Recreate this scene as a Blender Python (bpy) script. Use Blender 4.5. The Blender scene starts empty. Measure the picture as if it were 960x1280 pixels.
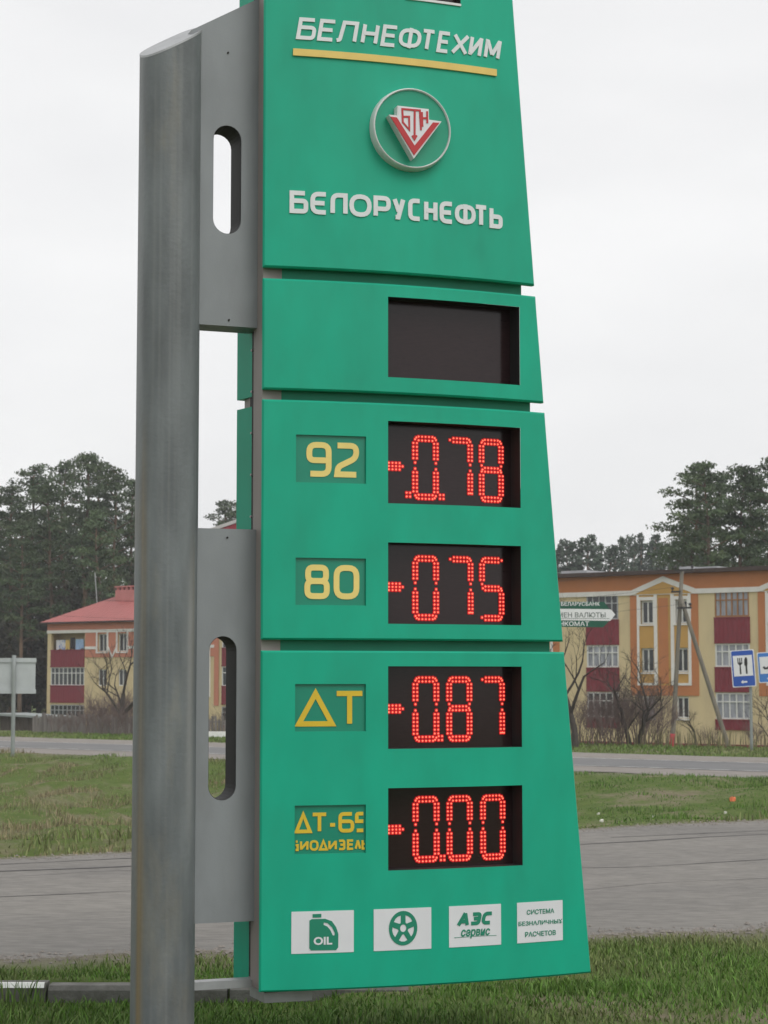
import bpy, bmesh, math, random
import numpy as np
from mathutils import Vector, Matrix
from mathutils.geometry import tessellate_polygon
R = math.radians
SC = bpy.context.scene
COL = SC.collection
random.seed(7)
RNG = np.random.default_rng(11)

# ------------------------------------------------------------------ camera
F = 2500.0                       # focal length in photo pixels (photo 960 x 1280)
TH = math.atan(208 / F)          # pitch up: horizon on photo row 848
EYE = 1.65
cam = bpy.data.cameras.new('camera')
cam.sensor_fit = 'VERTICAL'; cam.sensor_height = 24.0
cam.lens = F / 1280 * 24.0
cam.clip_start = 0.1; cam.clip_end = 3000
cam.dof.use_dof = True; cam.dof.focus_distance = 9.0; cam.dof.aperture_fstop = 8.0
cam_o = bpy.data.objects.new('camera', cam); COL.objects.link(cam_o)
cam_o.location = (0, 0, EYE); cam_o.rotation_euler = (math.pi / 2 + TH, 0, 0)
SC.camera = cam_o

# ------------------------------------------------------------------ sky and sun (overcast)
SUN_EL, SUN_AZ = R(48), R(140)   # azimuth clockwise from +Y: behind the camera, a little right
w = bpy.data.worlds.new('World'); SC.world = w; w.use_nodes = True
nt = w.node_tree; N = nt.nodes; LK = nt.links; N.clear()
out = N.new('ShaderNodeOutputWorld'); bg = N.new('ShaderNodeBackground')
sky = N.new('ShaderNodeTexSky'); sky.sky_type = 'NISHITA'; sky.sun_disc = False
sky.sun_elevation = SUN_EL; sky.sun_rotation = SUN_AZ
sky.air_density = 1.0; sky.dust_density = 3.0
tc = N.new('ShaderNodeTexCoord'); mp = N.new('ShaderNodeMapping'); mp.inputs['Scale'].default_value = (1.2, 1.2, 3.5)
nz = N.new('ShaderNodeTexNoise'); nz.inputs['Scale'].default_value = 2.2; nz.inputs['Detail'].default_value = 5
cr = N.new('ShaderNodeValToRGB')
cr.color_ramp.elements[0].position = 0.3; cr.color_ramp.elements[0].color = (8.7, 8.72, 8.8, 1)
cr.color_ramp.elements[1].position = 0.75; cr.color_ramp.elements[1].color = (10.5, 10.48, 10.42, 1)
mx = N.new('ShaderNodeMix'); mx.data_type = 'RGBA'; mx.inputs[0].default_value = 0.95
LK.new(tc.outputs['Generated'], mp.inputs[0]); LK.new(mp.outputs[0], nz.inputs[0]); LK.new(nz.outputs[0], cr.inputs[0])
LK.new(sky.outputs[0], mx.inputs[6]); LK.new(cr.outputs[0], mx.inputs[7])
LK.new(mx.outputs[2], bg.inputs[0]); bg.inputs[1].default_value = 0.1
LK.new(bg.outputs[0], out.inputs[0])
sl = bpy.data.lights.new('sun', 'SUN'); sl.energy = 1.3; sl.angle = R(35); sl.color = (1, .97, .93)
so = bpy.data.objects.new('sun', sl); COL.objects.link(so)
sd = Vector((math.sin(SUN_AZ) * math.cos(SUN_EL), math.cos(SUN_AZ) * math.cos(SUN_EL), math.sin(SUN_EL)))
so.rotation_euler = sd.to_track_quat('Z', 'Y').to_euler()
SC.view_settings.view_transform = 'Standard'; SC.view_settings.look = 'None'
SC.view_settings.exposure = 0.0; SC.view_settings.gamma = 1.0
SC.view_settings.use_curve_mapping = False

# ------------------------------------------------------------------ materials
def mat(name, col, rough=0.6, var=0.12, scale=6.0, metal=0.0, bump=0.0, bscale=None, spec=0.5,
        col2=None, col2_amt=(0.5, 0.75), c2scale=1.5, emit=None, stretch=None, objrand=0.0, sat=None):
    m = bpy.data.materials.new(name); m.use_nodes = True
    nt = m.node_tree; b = nt.nodes['Principled BSDF']
    b.inputs['Roughness'].default_value = rough; b.inputs['Metallic'].default_value = metal
    b.inputs['Specular IOR Level'].default_value = spec
    g = nt.nodes.new('ShaderNodeNewGeometry')
    mp = nt.nodes.new('ShaderNodeMapping')
    if stretch: mp.inputs['Scale'].default_value = stretch
    nt.links.new(g.outputs['Position'], mp.inputs[0])
    n = nt.nodes.new('ShaderNodeTexNoise'); n.inputs['Scale'].default_value = scale; n.inputs['Detail'].default_value = 6
    nt.links.new(mp.outputs[0], n.inputs[0])
    src = None
    base = nt.nodes.new('ShaderNodeRGB'); base.outputs[0].default_value = (*col, 1); src = base.outputs[0]
    if col2:
        n2 = nt.nodes.new('ShaderNodeTexNoise'); n2.inputs['Scale'].default_value = c2scale; n2.inputs['Detail'].default_value = 8
        n2.inputs['Roughness'].default_value = .65
        nt.links.new(mp.outputs[0], n2.inputs[0])
        r = nt.nodes.new('ShaderNodeMapRange'); r.inputs[1].default_value, r.inputs[2].default_value = col2_amt
        nt.links.new(n2.outputs[0], r.inputs[0])
        x = nt.nodes.new('ShaderNodeMix'); x.data_type = 'RGBA'
        nt.links.new(r.outputs[0], x.inputs[0]); nt.links.new(src, x.inputs[6]); x.inputs[7].default_value = (*col2, 1)
        src = x.outputs[2]
    mr = nt.nodes.new('ShaderNodeMapRange'); mr.inputs[1].default_value = .25; mr.inputs[2].default_value = .75
    mr.inputs[3].default_value = 1 - var; mr.inputs[4].default_value = 1 + var
    nt.links.new(n.outputs[0], mr.inputs[0])
    hs = nt.nodes.new('ShaderNodeHueSaturation'); nt.links.new(src, hs.inputs['Color']); val = mr.outputs[0]
    if objrand:
        oi = nt.nodes.new('ShaderNodeObjectInfo'); m2 = nt.nodes.new('ShaderNodeMapRange')
        m2.inputs[3].default_value = 1 - objrand; m2.inputs[4].default_value = 1 + objrand
        nt.links.new(oi.outputs['Random'], m2.inputs[0])
        mm = nt.nodes.new('ShaderNodeMath'); mm.operation = 'MULTIPLY'
        nt.links.new(val, mm.inputs[0]); nt.links.new(m2.outputs[0], mm.inputs[1]); val = mm.outputs[0]
    nt.links.new(val, hs.inputs['Value']); nt.links.new(hs.outputs[0], b.inputs['Base Color'])
    if bump:
        n3 = nt.nodes.new('ShaderNodeTexNoise'); n3.inputs['Scale'].default_value = bscale or scale * 6; n3.inputs['Detail'].default_value = 6
        nt.links.new(g.outputs['Position'], n3.inputs[0])
        bp = nt.nodes.new('ShaderNodeBump'); bp.inputs['Strength'].default_value = bump; bp.inputs['Distance'].default_value = .02
        nt.links.new(n3.outputs[0], bp.inputs['Height']); nt.links.new(bp.outputs[0], b.inputs['Normal'])
    if emit:
        b.inputs['Emission Color'].default_value = (*emit[0], 1); b.inputs['Emission Strength'].default_value = emit[1]
    return m

M = {}
M['green'] = mat('green_paint', (.003, .375, .235), .5, .09, 7, bump=.02, bscale=260, spec=.35, col2=(.012, .315, .2), col2_amt=(.42, .8), c2scale=1.6, stretch=(1, 1, .45))
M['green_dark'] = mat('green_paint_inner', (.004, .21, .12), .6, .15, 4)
M['greenlabel'] = mat('green_label_window', (.006, .235, .15), .3, .05, 8)
M['emblem_green'] = mat('emblem_green', (.004, .30, .18), .4, .05, 8)
M['silver'] = mat('silver_letters', (.70, .72, .73), .35, .06, 9)
M['chrome'] = mat('silver_trim', (.68, .68, .68), .3, .08, 9, metal=.1)
M['yellow'] = mat('yellow_letters', (.82, .64, .20), .45, .06, 8)
M['yellow2'] = mat('yellow_letters_deep', (.70, .48, .03), .45, .06, 8)
M['ubar'] = mat('yellow_underline', (.74, .53, .14), .45, .08, 8)
M['red_enamel'] = mat('red_enamel', (.48, .025, .03), .4, .06, 8)
M['white_plate'] = mat('white_plate', (.70, .71, .74), .4, .04, 8)
M['print_green'] = mat('print_green', (.008, .22, .13), .5, .05, 8)
M['screen'] = mat('dark_screen', (.021, .011, .012), .16, .2, 30, spec=.42, stretch=(1, 1, 8))
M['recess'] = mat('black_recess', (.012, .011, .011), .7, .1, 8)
M['led'] = mat('led_dot', (.5, .01, .01), .4, 0, 8, emit=((1, .21, .12), 1.7))
M['ledback'] = mat('led_halo', (.25, .004, .006), .5, 0, 8, emit=((.95, .003, .012), .40))  # glowing backing that paints the red halo around the dots
M['galv'] = mat('weathered_grey_pole_paint', (.128, .143, .148), .5, .34, 7.0, bump=.10, bscale=45, col2=(.2, .185, .145), col2_amt=(.54, .76), c2scale=2.2, stretch=(1.3, 1.3, .35))
M['plate'] = mat('grey_plate_paint', (.222, .238, .25), .5, .13, 6, bump=.04, bscale=110, col2=(.185, .192, .195), col2_amt=(.5, .8), c2scale=2.5, stretch=(1, 1, .4))
M['steel'] = mat('zinc_steel', (.36, .37, .38), .45, .15, 12, metal=.3)
M['column'] = mat('beige_grey_column', (.27, .24, .225), .6, .15, 5, stretch=(1, 1, .3))
M['conc'] = mat('concrete', (.26, .25, .23), .9, .2, 9, bump=.3, col2=(.14, .13, .12), col2_amt=(.5, .75), c2scale=6)
M['conc_dark'] = mat('dirty_concrete', (.15, .145, .135), .9, .2, 9, bump=.3, col2=(.09, .085, .075), col2_amt=(.45, .7), c2scale=6)
M['whitewash'] = mat('whitewash', (.74, .74, .72), .8, .1, 6)
M['asphalt'] = mat('old_asphalt', (.208, .196, .178), .9, .22, 14, bump=.5, bscale=90, col2=(.155, .147, .137), col2_amt=(.40, .72), c2scale=.5, stretch=(.5, 1, 1))
M['asphalt2'] = mat('far_asphalt', (.15, .15, .152), .9, .12, .8, bump=.3, bscale=60, col2=(.19, .185, .18), col2_amt=(.5, .7), c2scale=.3)
M['gravel'] = mat('dusty_shoulder', (.235, .212, .192), .95, .15, 2, bump=.5, bscale=40, col2=(.18, .165, .14), col2_amt=(.5, .75), c2scale=.8)
M['tar'] = mat('tar_seam', (.085, .08, .078), .8, .3, 5)
M['roadpaint'] = mat('worn_road_paint', (.55, .55, .53), .8, .2, 1.5, col2=(.25, .25, .245), col2_amt=(.45, .6), c2scale=2.5)
M['trunk'] = mat('pine_bark', (.12, .085, .062), .95, .3, 3, bump=.5, col2=(.20, .115, .065), col2_amt=(.45, .7), c2scale=.35)
M['barkdark'] = mat('bare_branch_bark', (.06, .05, .043), .95, .25, 8)
M['needle'] = mat('pine_needles', (.054, .088, .036), .7, .4, .8, objrand=.2, col2=(.085, .11, .045), col2_amt=(.45, .7), c2scale=.5)
M['needle_far'] = mat('pine_needles_far', (.04, .068, .036), .7, .35, .5, objrand=.2)
M['under'] = mat('undergrowth_leaves', (.04, .042, .022), .8, .35, .7, col2=(.065, .052, .03), col2_amt=(.45, .65), c2scale=.4, objrand=.2)
M['twig'] = mat('shrub_twigs', (.15, .11, .10), .9, .25, 3)
M['ystucco'] = mat('yellow_stucco', (.62, .505, .30), .9, .06, 1.2, bump=.1, col2=(.5, .4, .25), col2_amt=(.48, .8), c2scale=.9, stretch=(1, 1, .35))
M['ostucco'] = mat('orange_stucco', (.47, .185, .075), .9, .07, 1.2, bump=.1)
M['ochre'] = mat('ochre_stucco', (.51, .30, .09), .9, .07, 1.2, bump=.1)
M['pstucco'] = mat('salmon_stucco', (.52, .21, .14), .9, .07, 1.2, bump=.1)
M['wstucco'] = mat('white_trim', (.72, .70, .67), .85, .06, 2)
M['redpanel'] = mat('dark_red_corrugated_panel', (.19, .018, .03), .55, .1, 2)
M['winframe'] = mat('white_window_frame', (.66, .66, .64), .6, .08, 4)
M['winwood'] = mat('brown_window_frame', (.32, .16, .07), .7, .15, 4)
M['wingrey'] = mat('grey_window_frame', (.34, .35, .36), .7, .15, 4)
M['pane'] = mat('dark_glass', (.035, .04, .045), .12, .4, .9, spec=.6)
M['panecurt'] = mat('curtained_glass', (.30, .31, .35), .3, .45, 1.6, spec=.5, stretch=(2.5, 2.5, .5))
M['redroof'] = mat('red_metal_roof', (.36, .108, .10), .5, .1, .6, stretch=(1, 1, 1))
M['chimney'] = mat('pink_chimney', (.50, .20, .19), .85, .08, 2)
M['roofdark'] = mat('brown_eave', (.055, .034, .028), .7, .15, 2)
M['roofgrey'] = mat('grey_roof_sheet', (.42, .43, .45), .6, .15, 1)
M['wood'] = mat('weathered_pole_wood', (.155, .14, .115), .95, .2, 5, stretch=(1, 1, .1), col2=(.22, .2, .16), col2_amt=(.45, .7), c2scale=4)
M['fence'] = mat('weathered_fence_wood', (.2, .18, .17), .95, .25, 4, stretch=(1, 1, .15), objrand=.18)
M['insul'] = mat('dark_insulator', (.03, .028, .027), .4, .2, 8)
M['redpaint'] = mat('red_pole_band', (.42, .03, .045), .7, .15, 6)
M['bluesign'] = mat('blue_sign', (.018, .085, .40), .45, .05, 4)
M['bluesign2'] = mat('pale_blue_sign', (.05, .20, .56), .45, .05, 4)
M['signwhite'] = mat('sign_white', (.74, .75, .76), .45, .05, 4)
M['black'] = mat('black_print', (.018, .018, .018), .6, .05, 4)
M['dkgreen'] = mat('dark_green_sign', (.012, .095, .06), .5, .08, 4)
M['greytext'] = mat('grey_print', (.17, .2, .19), .6, .05, 4)
M['alu'] = mat('sign_back_aluminium', (.46, .49, .50), .55, .1, 2, col2=(.40, .42, .43), c2scale=1.2)
M['postgrey'] = mat('grey_post', (.26, .285, .28), .6, .12, 5)
M['litter_o'] = mat('orange_litter', (.85, .22, .10), .5, .05, 8)
M['litter_w'] = mat('pale_litter', (.70, .69, .62), .7, .05, 8)
M['shed'] = mat('shed_boards', (.075, .06, .05), .95, .3, 3, stretch=(1, 1, .15))
M['wire'] = mat('black_wire', (.03, .03, .03), .6, 0, 4)
M['cloth_blue'] = mat('light_blue_cloth', (.33, .47, .68), .9, .12, 3)
M['cloth_yellow'] = mat('yellow_cloth', (.62, .45, .16), .9, .12, 3)
M['cloth_dark'] = mat('dark_cloth', (.05, .045, .055), .9, .2, 3)
M['cloth_white'] = mat('white_cloth', (.66, .66, .70), .9, .12, 3, col2=(.16, .25, .5), col2_amt=(.5, .56), c2scale=3)

# ------------------------------------------------------------------ helpers
class MB:
    def __init__(s): s.v = []; s.f = []
    def add(s, vs, fs):
        o = len(s.v); s.v += [tuple(v) for v in vs]; s.f += [tuple(i + o for i in f) for f in fs]
    def quad(s, a, b, c, d): s.add([a, b, c, d], [(0, 1, 2, 3)])
    def box(s, f, a0, a1, b0, b1, c0, c1):
        """box in a local frame: f(a, b, c) -> world; a along, b height, c out"""
        P = [f(a, b, c) for c in (c0, c1) for b in (b0, b1) for a in (a0, a1)]
        s.add(P, [(0, 1, 3, 2), (4, 6, 7, 5), (0, 4, 5, 1), (2, 3, 7, 6), (0, 2, 6, 4), (1, 5, 7, 3)])
    def prism(s, loops, f, c0, c1):
        """solid from 2-D loops (first outer, rest holes) between offsets c0 (back) and c1 (front)"""
        tri = tessellate_polygon([[Vector((x, y, 0)) for x, y in l] for l in loops])
        flat = [p for l in loops for p in l]; n = len(flat)
        vs = [f(x, y, c1) for x, y in flat] + [f(x, y, c0) for x, y in flat]
        fs = [tuple(t) for t in tri] + [tuple(i + n for i in reversed(t)) for t in tri]
        o = 0
        for l in loops:
            k = len(l)
            for i in range(k):
                j = (i + 1) % k; fs.append((o + i, o + j, o + j + n, o + i + n))
            o += k
        s.add(vs, fs)
    def tube(s, pts, rad, k=8, caps=True):
        pts = [Vector(p) for p in pts]; n = len(pts)
        if not hasattr(rad, '__len__'): rad = [rad] * n
        o = len(s.v); vs = []; fs = []
        for i, p in enumerate(pts):
            d = (pts[min(i + 1, n - 1)] - pts[max(i - 1, 0)]).normalized()
            ax = Vector((1, 0, 0)) if abs(d.x) < .8 else Vector((0, 1, 0))
            a = d.cross(ax).normalized(); b = d.cross(a)
            for j in range(k):
                t = 2 * math.pi * j / k; vs.append(p + (a * math.cos(t) + b * math.sin(t)) * rad[i])
        for i in range(n - 1):
            for j in range(k):
                fs.append((i * k + j, i * k + (j + 1) % k, (i + 1) * k + (j + 1) % k, (i + 1) * k + j))
        if caps: fs += [tuple(range(k - 1, -1, -1)), tuple((n - 1) * k + j for j in range(k))]
        s.add(vs, fs)
    def mesh(s, name, m, smooth=False, fix=True):
        me = bpy.data.meshes.new(name); me.from_pydata(s.v, [], s.f); me.materials.append(m)
        if fix:
            bm = bmesh.new(); bm.from_mesh(me); bmesh.ops.recalc_face_normals(bm, faces=bm.faces); bm.to_mesh(me); bm.free()
        if smooth: me.polygons.foreach_set('use_smooth', [True] * len(me.polygons))
        me.update(); return me
    def build(s, name, m, parent=None, smooth=False, fix=True):
        return link(name, s.mesh(name, m, smooth, fix), parent)

def link(name, me, parent=None):
    o = bpy.data.objects.new(name, me); COL.objects.link(o)
    if parent:
        o.parent = parent
        o.matrix_parent_inverse = parent.matrix_basis.inverted()
    return o
def tag(o, label=None, cat=None, group=None, kind=None):
    if label: o['label'] = label
    if cat: o['category'] = cat
    if group: o['group'] = group
    if kind: o['kind'] = kind
    return o
def empty(name, loc, rz=0.0):
    o = bpy.data.objects.new(name, None); COL.objects.link(o); o.empty_display_size = .2
    o.location = loc; o.rotation_euler = (0, 0, rz)
    o.matrix_basis = Matrix.Translation(Vector(loc)) @ Matrix.Rotation(rz, 4, 'Z')
    return o
def put(o, loc, rz=0.0, sc=1.0):
    o.location = loc; o.rotation_euler = (0, 0, rz); o.scale = (sc,) * 3 if not hasattr(sc, '__len__') else sc
def copy_thing(o):
    c = o.copy(); COL.objects.link(c)
    for ch in o.children:
        d = ch.copy(); COL.objects.link(d); d.parent = c
        for g in ch.children:
            e = g.copy(); COL.objects.link(e); e.parent = d
    return c

CT, ST = math.cos(TH), math.sin(TH)
def ray(x, y):
    u = (x - 480) / F; v = (640 - y) / F
    return Vector((u, CT - v * ST, ST + v * CT))
def at(x, y, Y):
    d = ray(x, y); k = Y / d.y
    return Vector((d.x * k, Y, EYE + d.z * k))
def on_level(x, y, z):
    d = ray(x, y); k = (z - EYE) / d.z
    return Vector((d.x * k, d.y * k, z))

def vnoise(x, y, seed=0):
    """cheap lattice value noise, numpy"""
    x = np.asarray(x, float); y = np.asarray(y, float)
    xi = np.floor(x); yi = np.floor(y); fx = x - xi; fy = y - yi
    fx = fx * fx * (3 - 2 * fx); fy = fy * fy * (3 - 2 * fy)
    def h(a, b):
        t = np.sin(a * 127.1 + b * 311.7 + seed * 74.7) * 43758.5453
        return t - np.floor(t)
    return (h(xi, yi) * (1 - fx) + h(xi + 1, yi) * fx) * (1 - fy) + (h(xi, yi + 1) * (1 - fx) + h(xi + 1, yi + 1) * fx) * fy

# ------------------------------------------------------------------ terrain
UA = R(38.5)
UX, UY = math.cos(UA), -math.sin(UA)            # direction of the far road and of both house fronts
QX, QY = math.sin(UA), math.cos(UA)             # its normal, away from the camera
ZR, ZF = -0.10, -0.95                           # near road, far road levels
n0, n1 = on_level(0, 1203, ZR), on_level(960, 1160, ZR)
f0, f1 = on_level(0, 1073, ZR), on_level(960, 1026, ZR)
nb = (n1.y - n0.y) / (n1.x - n0.x); na = n0.y - nb * n0.x
fb = (f1.y - f0.y) / (f1.x - f0.x); fa = f0.y - fb * f0.x
Q0, Q1, Q2, Q3 = 47.4, 50.6, 55.9, 60.0
KERB_Y = 11.2
def sst(a, b, x):
    t = np.clip((x - a) / (b - a), 0, 1); return t * t * (3 - 2 * t)
def edge_near(x): return na + nb * x + .22 * (vnoise(x * 1.3, 0 * x, 3) - .5) + .12 * (vnoise(x * 4.1, 0 * x, 5) - .5)
def edge_far(x): return fa + fb * x + .45 * (vnoise(x * .9, 0 * x, 4) - .5)
def gz(x, y, rough=True):
    x = np.asarray(x, float); y = np.asarray(y, float)
    q = x * QX + y * QY
    e = y - edge_far(x); en = edge_near(x) - y
    step = sst(-.15, -.45, x)                                  # the kerb step exists left of the sign only
    front = -.13 * sst(7.5, 11.0, y) * step - .09 * sst(7.5, 13.0, y) * (1 - step)
    back = -.04 - .045 * sst(11.4, 12.3, y)
    z_near = np.where((y > KERB_Y + .08) & (x < -.3), back, front)
    z_near = np.where(en < 0, ZR, z_near)
    t = np.clip(e / np.maximum(e + (Q0 - q), .01), 0, 1)
    ditch = sst(0, 9, e) * sst(0, 13, Q0 - q)
    z_mid = ZR + (ZF - ZR) * t - .85 * ditch
    z_far = ZF + (-2.6 - ZF) * sst(66, 90, q)
    z = np.where(e < 0, z_near, np.where(q < Q0, z_mid, z_far))
    # sink under the road sheets
    z = np.where((en < -.12) & (e < -.12), ZR - .05, z)
    z = np.where((q > Q0 + .3) & (q < Q3 - .3), ZF - .06, z)
    if rough:
        g = sst(.3, 2.5, e) * sst(.3, 2.5, Q0 - q) * (q < Q0)
        lf = 1 + 1.0 * sst(1.5, -3.5, x)
        z = z + g * lf * (.26 * (vnoise(x * .55, y * .4, 1) - .5) + .16 * (vnoise(x * 1.5, y * 1.1, 2) - .5))
        gn = sst(.1, .8, en) * (1 - step * sst(10.2, 10.6, y) * sst(12.0, 11.4, y))
        z = z + gn * .05 * (vnoise(x * 1.1, y * 1.1, 8) - .5)
    return z
def gzf(x, y): return float(gz(np.array([x]), np.array([y]))[0])

def axis(parts):
    a = []
    for lo, hi, st in parts: a += list(np.arange(lo, hi - 1e-6, st))
    a.append(parts[-1][1]); return np.array(a)
gx = axis([(-400, -120, 40), (-120, -40, 8), (-40, -12, 1.2), (-12, -5, .5), (-5, 5, .2), (5, 12, .5), (12, 40, 1.2), (40, 120, 8), (120, 400, 40)])
gy = axis([(-80, 0, 10), (0, 6, 1), (6, 27, .2), (27, 90, .7), (90, 160, 3), (160, 400, 20), (400, 700, 100)])
GX, GY = np.meshgrid(gx, gy); GZ = gz(GX, GY)
nx_, ny_ = len(gx), len(gy)
gv = np.stack([GX.ravel(), GY.ravel(), GZ.ravel()], 1)
ii = (np.arange(ny_ - 1)[:, None] * nx_ + np.arange(nx_ - 1)[None, :]).ravel()
gf = np.stack([ii, ii + 1, ii + 1 + nx_, ii + nx_], 1)
me = bpy.data.meshes.new('ground'); me.from_pydata(gv.tolist(), [], gf.tolist()); me.update()
me.polygons.foreach_set('use_smooth', [True] * len(me.polygons))
def dirt_amount(x, y):
    q = x * QX + y * QY; e = y - edge_far(x); en = edge_near(x) - y
    d = np.zeros_like(x)
    d = np.maximum(d, sst(.8, 0, np.abs(en)) * .9)
    d = np.maximum(d, sst(1.2, 0, np.abs(e)) * .7)
    d = np.maximum(d, sst(1.6, 0, np.abs(Q0 - q)) * .6)
    return d
at_ = me.color_attributes.new('dirt', 'FLOAT_COLOR', 'POINT')
dv = dirt_amount(GX.ravel(), GY.ravel())
at_.data.foreach_set('color', np.stack([dv, dv, dv, np.ones_like(dv)], 1).astype('f').ravel())
gm = bpy.data.materials.new('grassy_soil'); gm.use_nodes = True
nt = gm.node_tree; b = nt.nodes['Principled BSDF']; b.inputs['Roughness'].default_value = .95; b.inputs['Specular IOR Level'].default_value = .15
geo = nt.nodes.new('ShaderNodeNewGeometry')
def nnoise(sc, det=6, rgh=.6):
    n = nt.nodes.new('ShaderNodeTexNoise'); n.inputs['Scale'].default_value = sc; n.inputs['Detail'].default_value = det; n.inputs['Roughness'].default_value = rgh
    nt.links.new(geo.outputs['Position'], n.inputs[0]); return n.outputs[0]
def nramp(src, a, b_, c1, c2):
    r = nt.nodes.new('ShaderNodeValToRGB'); r.color_ramp.elements[0].position = a; r.color_ramp.elements[1].position = b_
    r.color_ramp.elements[0].color = (*c1, 1); r.color_ramp.elements[1].color = (*c2, 1); nt.links.new(src, r.inputs[0]); return r.outputs[0]
def nmix(fac, a, b_):
    x = nt.nodes.new('ShaderNodeMix'); x.data_type = 'RGBA'; nt.links.new(fac, x.inputs[0]); nt.links.new(a, x.inputs[6]); nt.links.new(b_, x.inputs[7]); return x.outputs[2]
cg = nramp(nnoise(3.0, 8, .7), .3, .7, (.075, .115, .026), (.125, .17, .045))
cd = nramp(nnoise(5.0, 8, .7), .3, .7, (.165, .135, .095), (.28, .235, .165))
c1 = nmix(nramp(nnoise(.55, 8, .7), .5, .66, (0, 0, 0), (1, 1, 1)), cg, cd)
ca = nt.nodes.new('ShaderNodeVertexColor'); ca.layer_name = 'dirt'
cs = nramp(nnoise(7.0, 6, .6), .3, .7, (.17, .145, .115), (.27, .24, .20))
c2 = nmix(ca.outputs[0], c1, cs)
nt.links.new(c2, b.inputs['Base Color'])
bp = nt.nodes.new('ShaderNodeBump'); bp.inputs['Strength'].default_value = .8; bp.inputs['Distance'].default_value = .05
nt.links.new(nnoise(22, 6, .7), bp.inputs['Height']); nt.links.new(bp.outputs[0], b.inputs['Normal'])
me.materials.append(gm)
tag(link('ground', me), 'grassy ground with bare soil patches between the roads', kind='structure')

def sheet(name, xs, lo, hi, zf, m, kind='structure', rows=4, parent=None):
    mb = MB(); k = rows + 1
    vs = []; 
    for x, a, b_ in zip(xs, lo, hi):
        for j in range(k):
            t = j / rows; p = a * (1 - t) + b_ * t; vs.append((p[0], p[1], zf))
    fs = [(i * k + j, (i + 1) * k + j, (i + 1) * k + j + 1, i * k + j + 1) for i in range(len(xs) - 1) for j in range(rows)]
    mb.add(vs, fs); o = mb.build(name, m, parent, fix=False)
    if kind and not parent: o['kind'] = kind
    return o
rx = np.concatenate([np.arange(-60, -8, 1.0), np.arange(-8, 8, .12), np.arange(8, 70, 1.0)])
near_road = sheet('near_road', rx, np.stack([rx, edge_near(rx)], 1), np.stack([rx, edge_far(rx)], 1), ZR, M['asphalt'], rows=8)
def seam(t, wob, wid, xa, xb, sd):
    xs = np.arange(xa, xb, .15); mid = edge_near(xs) * 0 + (na + nb * xs) * (1 - t) + (fa + fb * xs) * t + wob * (vnoise(xs * .8, 0 * xs, sd) - .5)
    ww = wid * (.4 + vnoise(xs * 2.3, 0 * xs, sd + 1))
    sheet('tar_seam', xs, np.stack([xs, mid - ww], 1), np.stack([xs, mid + ww], 1), ZR + .004, M['tar'], None, 1, near_road)
seam(.90, .25, .030, -9, 1.0, 21); seam(.80, .3, .034, -9, 12, 22); seam(.52, .4, .012, -9, 12, 23); seam(.86, .2, .02, 2.5, 9, 24); seam(.30, 1.2, .007, 1.5, 9, 25); seam(.68, 1.0, .006, -9, 0, 27)
def qsheet(name, qa, qb, z, m, jit=.0, parent=None, s0=-130, s1=110):
    ss = np.concatenate([np.arange(s0, -45, 4.0), np.arange(-45, 20, .5), np.arange(20, s1, 4.0)])
    a = qa + jit * (vnoise(ss * .5, 0 * ss, 31) - .5); b_ = qb + jit * (vnoise(ss * .45, 0 * ss, 33) - .5)
    return sheet(name, ss, np.stack([UX * ss + QX * a, UY * ss + QY * a], 1), np.stack([UX * ss + QX * b_, UY * ss + QY * b_], 1), z, m, 'structure', 3, parent)
qsheet('road_shoulder', Q0, Q3, ZF, M['gravel'], 1.1)
far_road = qsheet('far_road', Q1, Q2, ZF + .006, M['asphalt2'], .25)
qsheet('edge_line', Q2 - .32, Q2 - .16, ZF + .011, M['roadpaint'], 0, far_road)
qsheet('edge_line', Q1 + .2, Q1 + .36, ZF + .011, M['roadpaint'], 0, far_road)

# kerb of concrete stones left of the sign
kerb = empty('kerb', (-2.0, KERB_Y, -.14)); tag(kerb, 'low concrete kerb of stones end to end in the grass behind the grey pole', 'kerb')
kx = -4.85
for i in range(5):
    mb = MB(); x0, x1 = kx + i * 1.0, kx + i * 1.0 + .985
    prof = [(0, -.30), (0, -.05 - .005 * (i % 2)), (.02, -.03), (.13, -.03), (.15, -.05), (.15, -.30)]
    dz = [0, .004, .002, -.008, -.012][i]
    vs = [(x, KERB_Y + y + .01 * ((i * 7) % 3 - 1) * .6, z + dz) for x in (x0, x1) for y, z in prof]
    fs = [(j, (j + 1) % 6, 6 + (j + 1) % 6, 6 + j) for j in range(6)] + [tuple(range(6)), tuple(range(11, 5, -1))]
    mb.add(vs, fs); o = mb.build('kerb_stone', M['conc_dark'], kerb)
    if i == 2:
        c = MB(); c.add([(x0 + .002, KERB_Y + .004, -.0505), (x1 - .01, KERB_Y + .004, -.0505), (x1 - .01, KERB_Y + .024, -.0255), (x0 + .002, KERB_Y + .024, -.0255), (x0 + .002, KERB_Y + .05, -.0255), (x1 - .01, KERB_Y + .05, -.0255)],
              [(0, 1, 2, 3), (3, 2, 5, 4)]); c.build('whitewash', M['whitewash'], o, fix=False)

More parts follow.
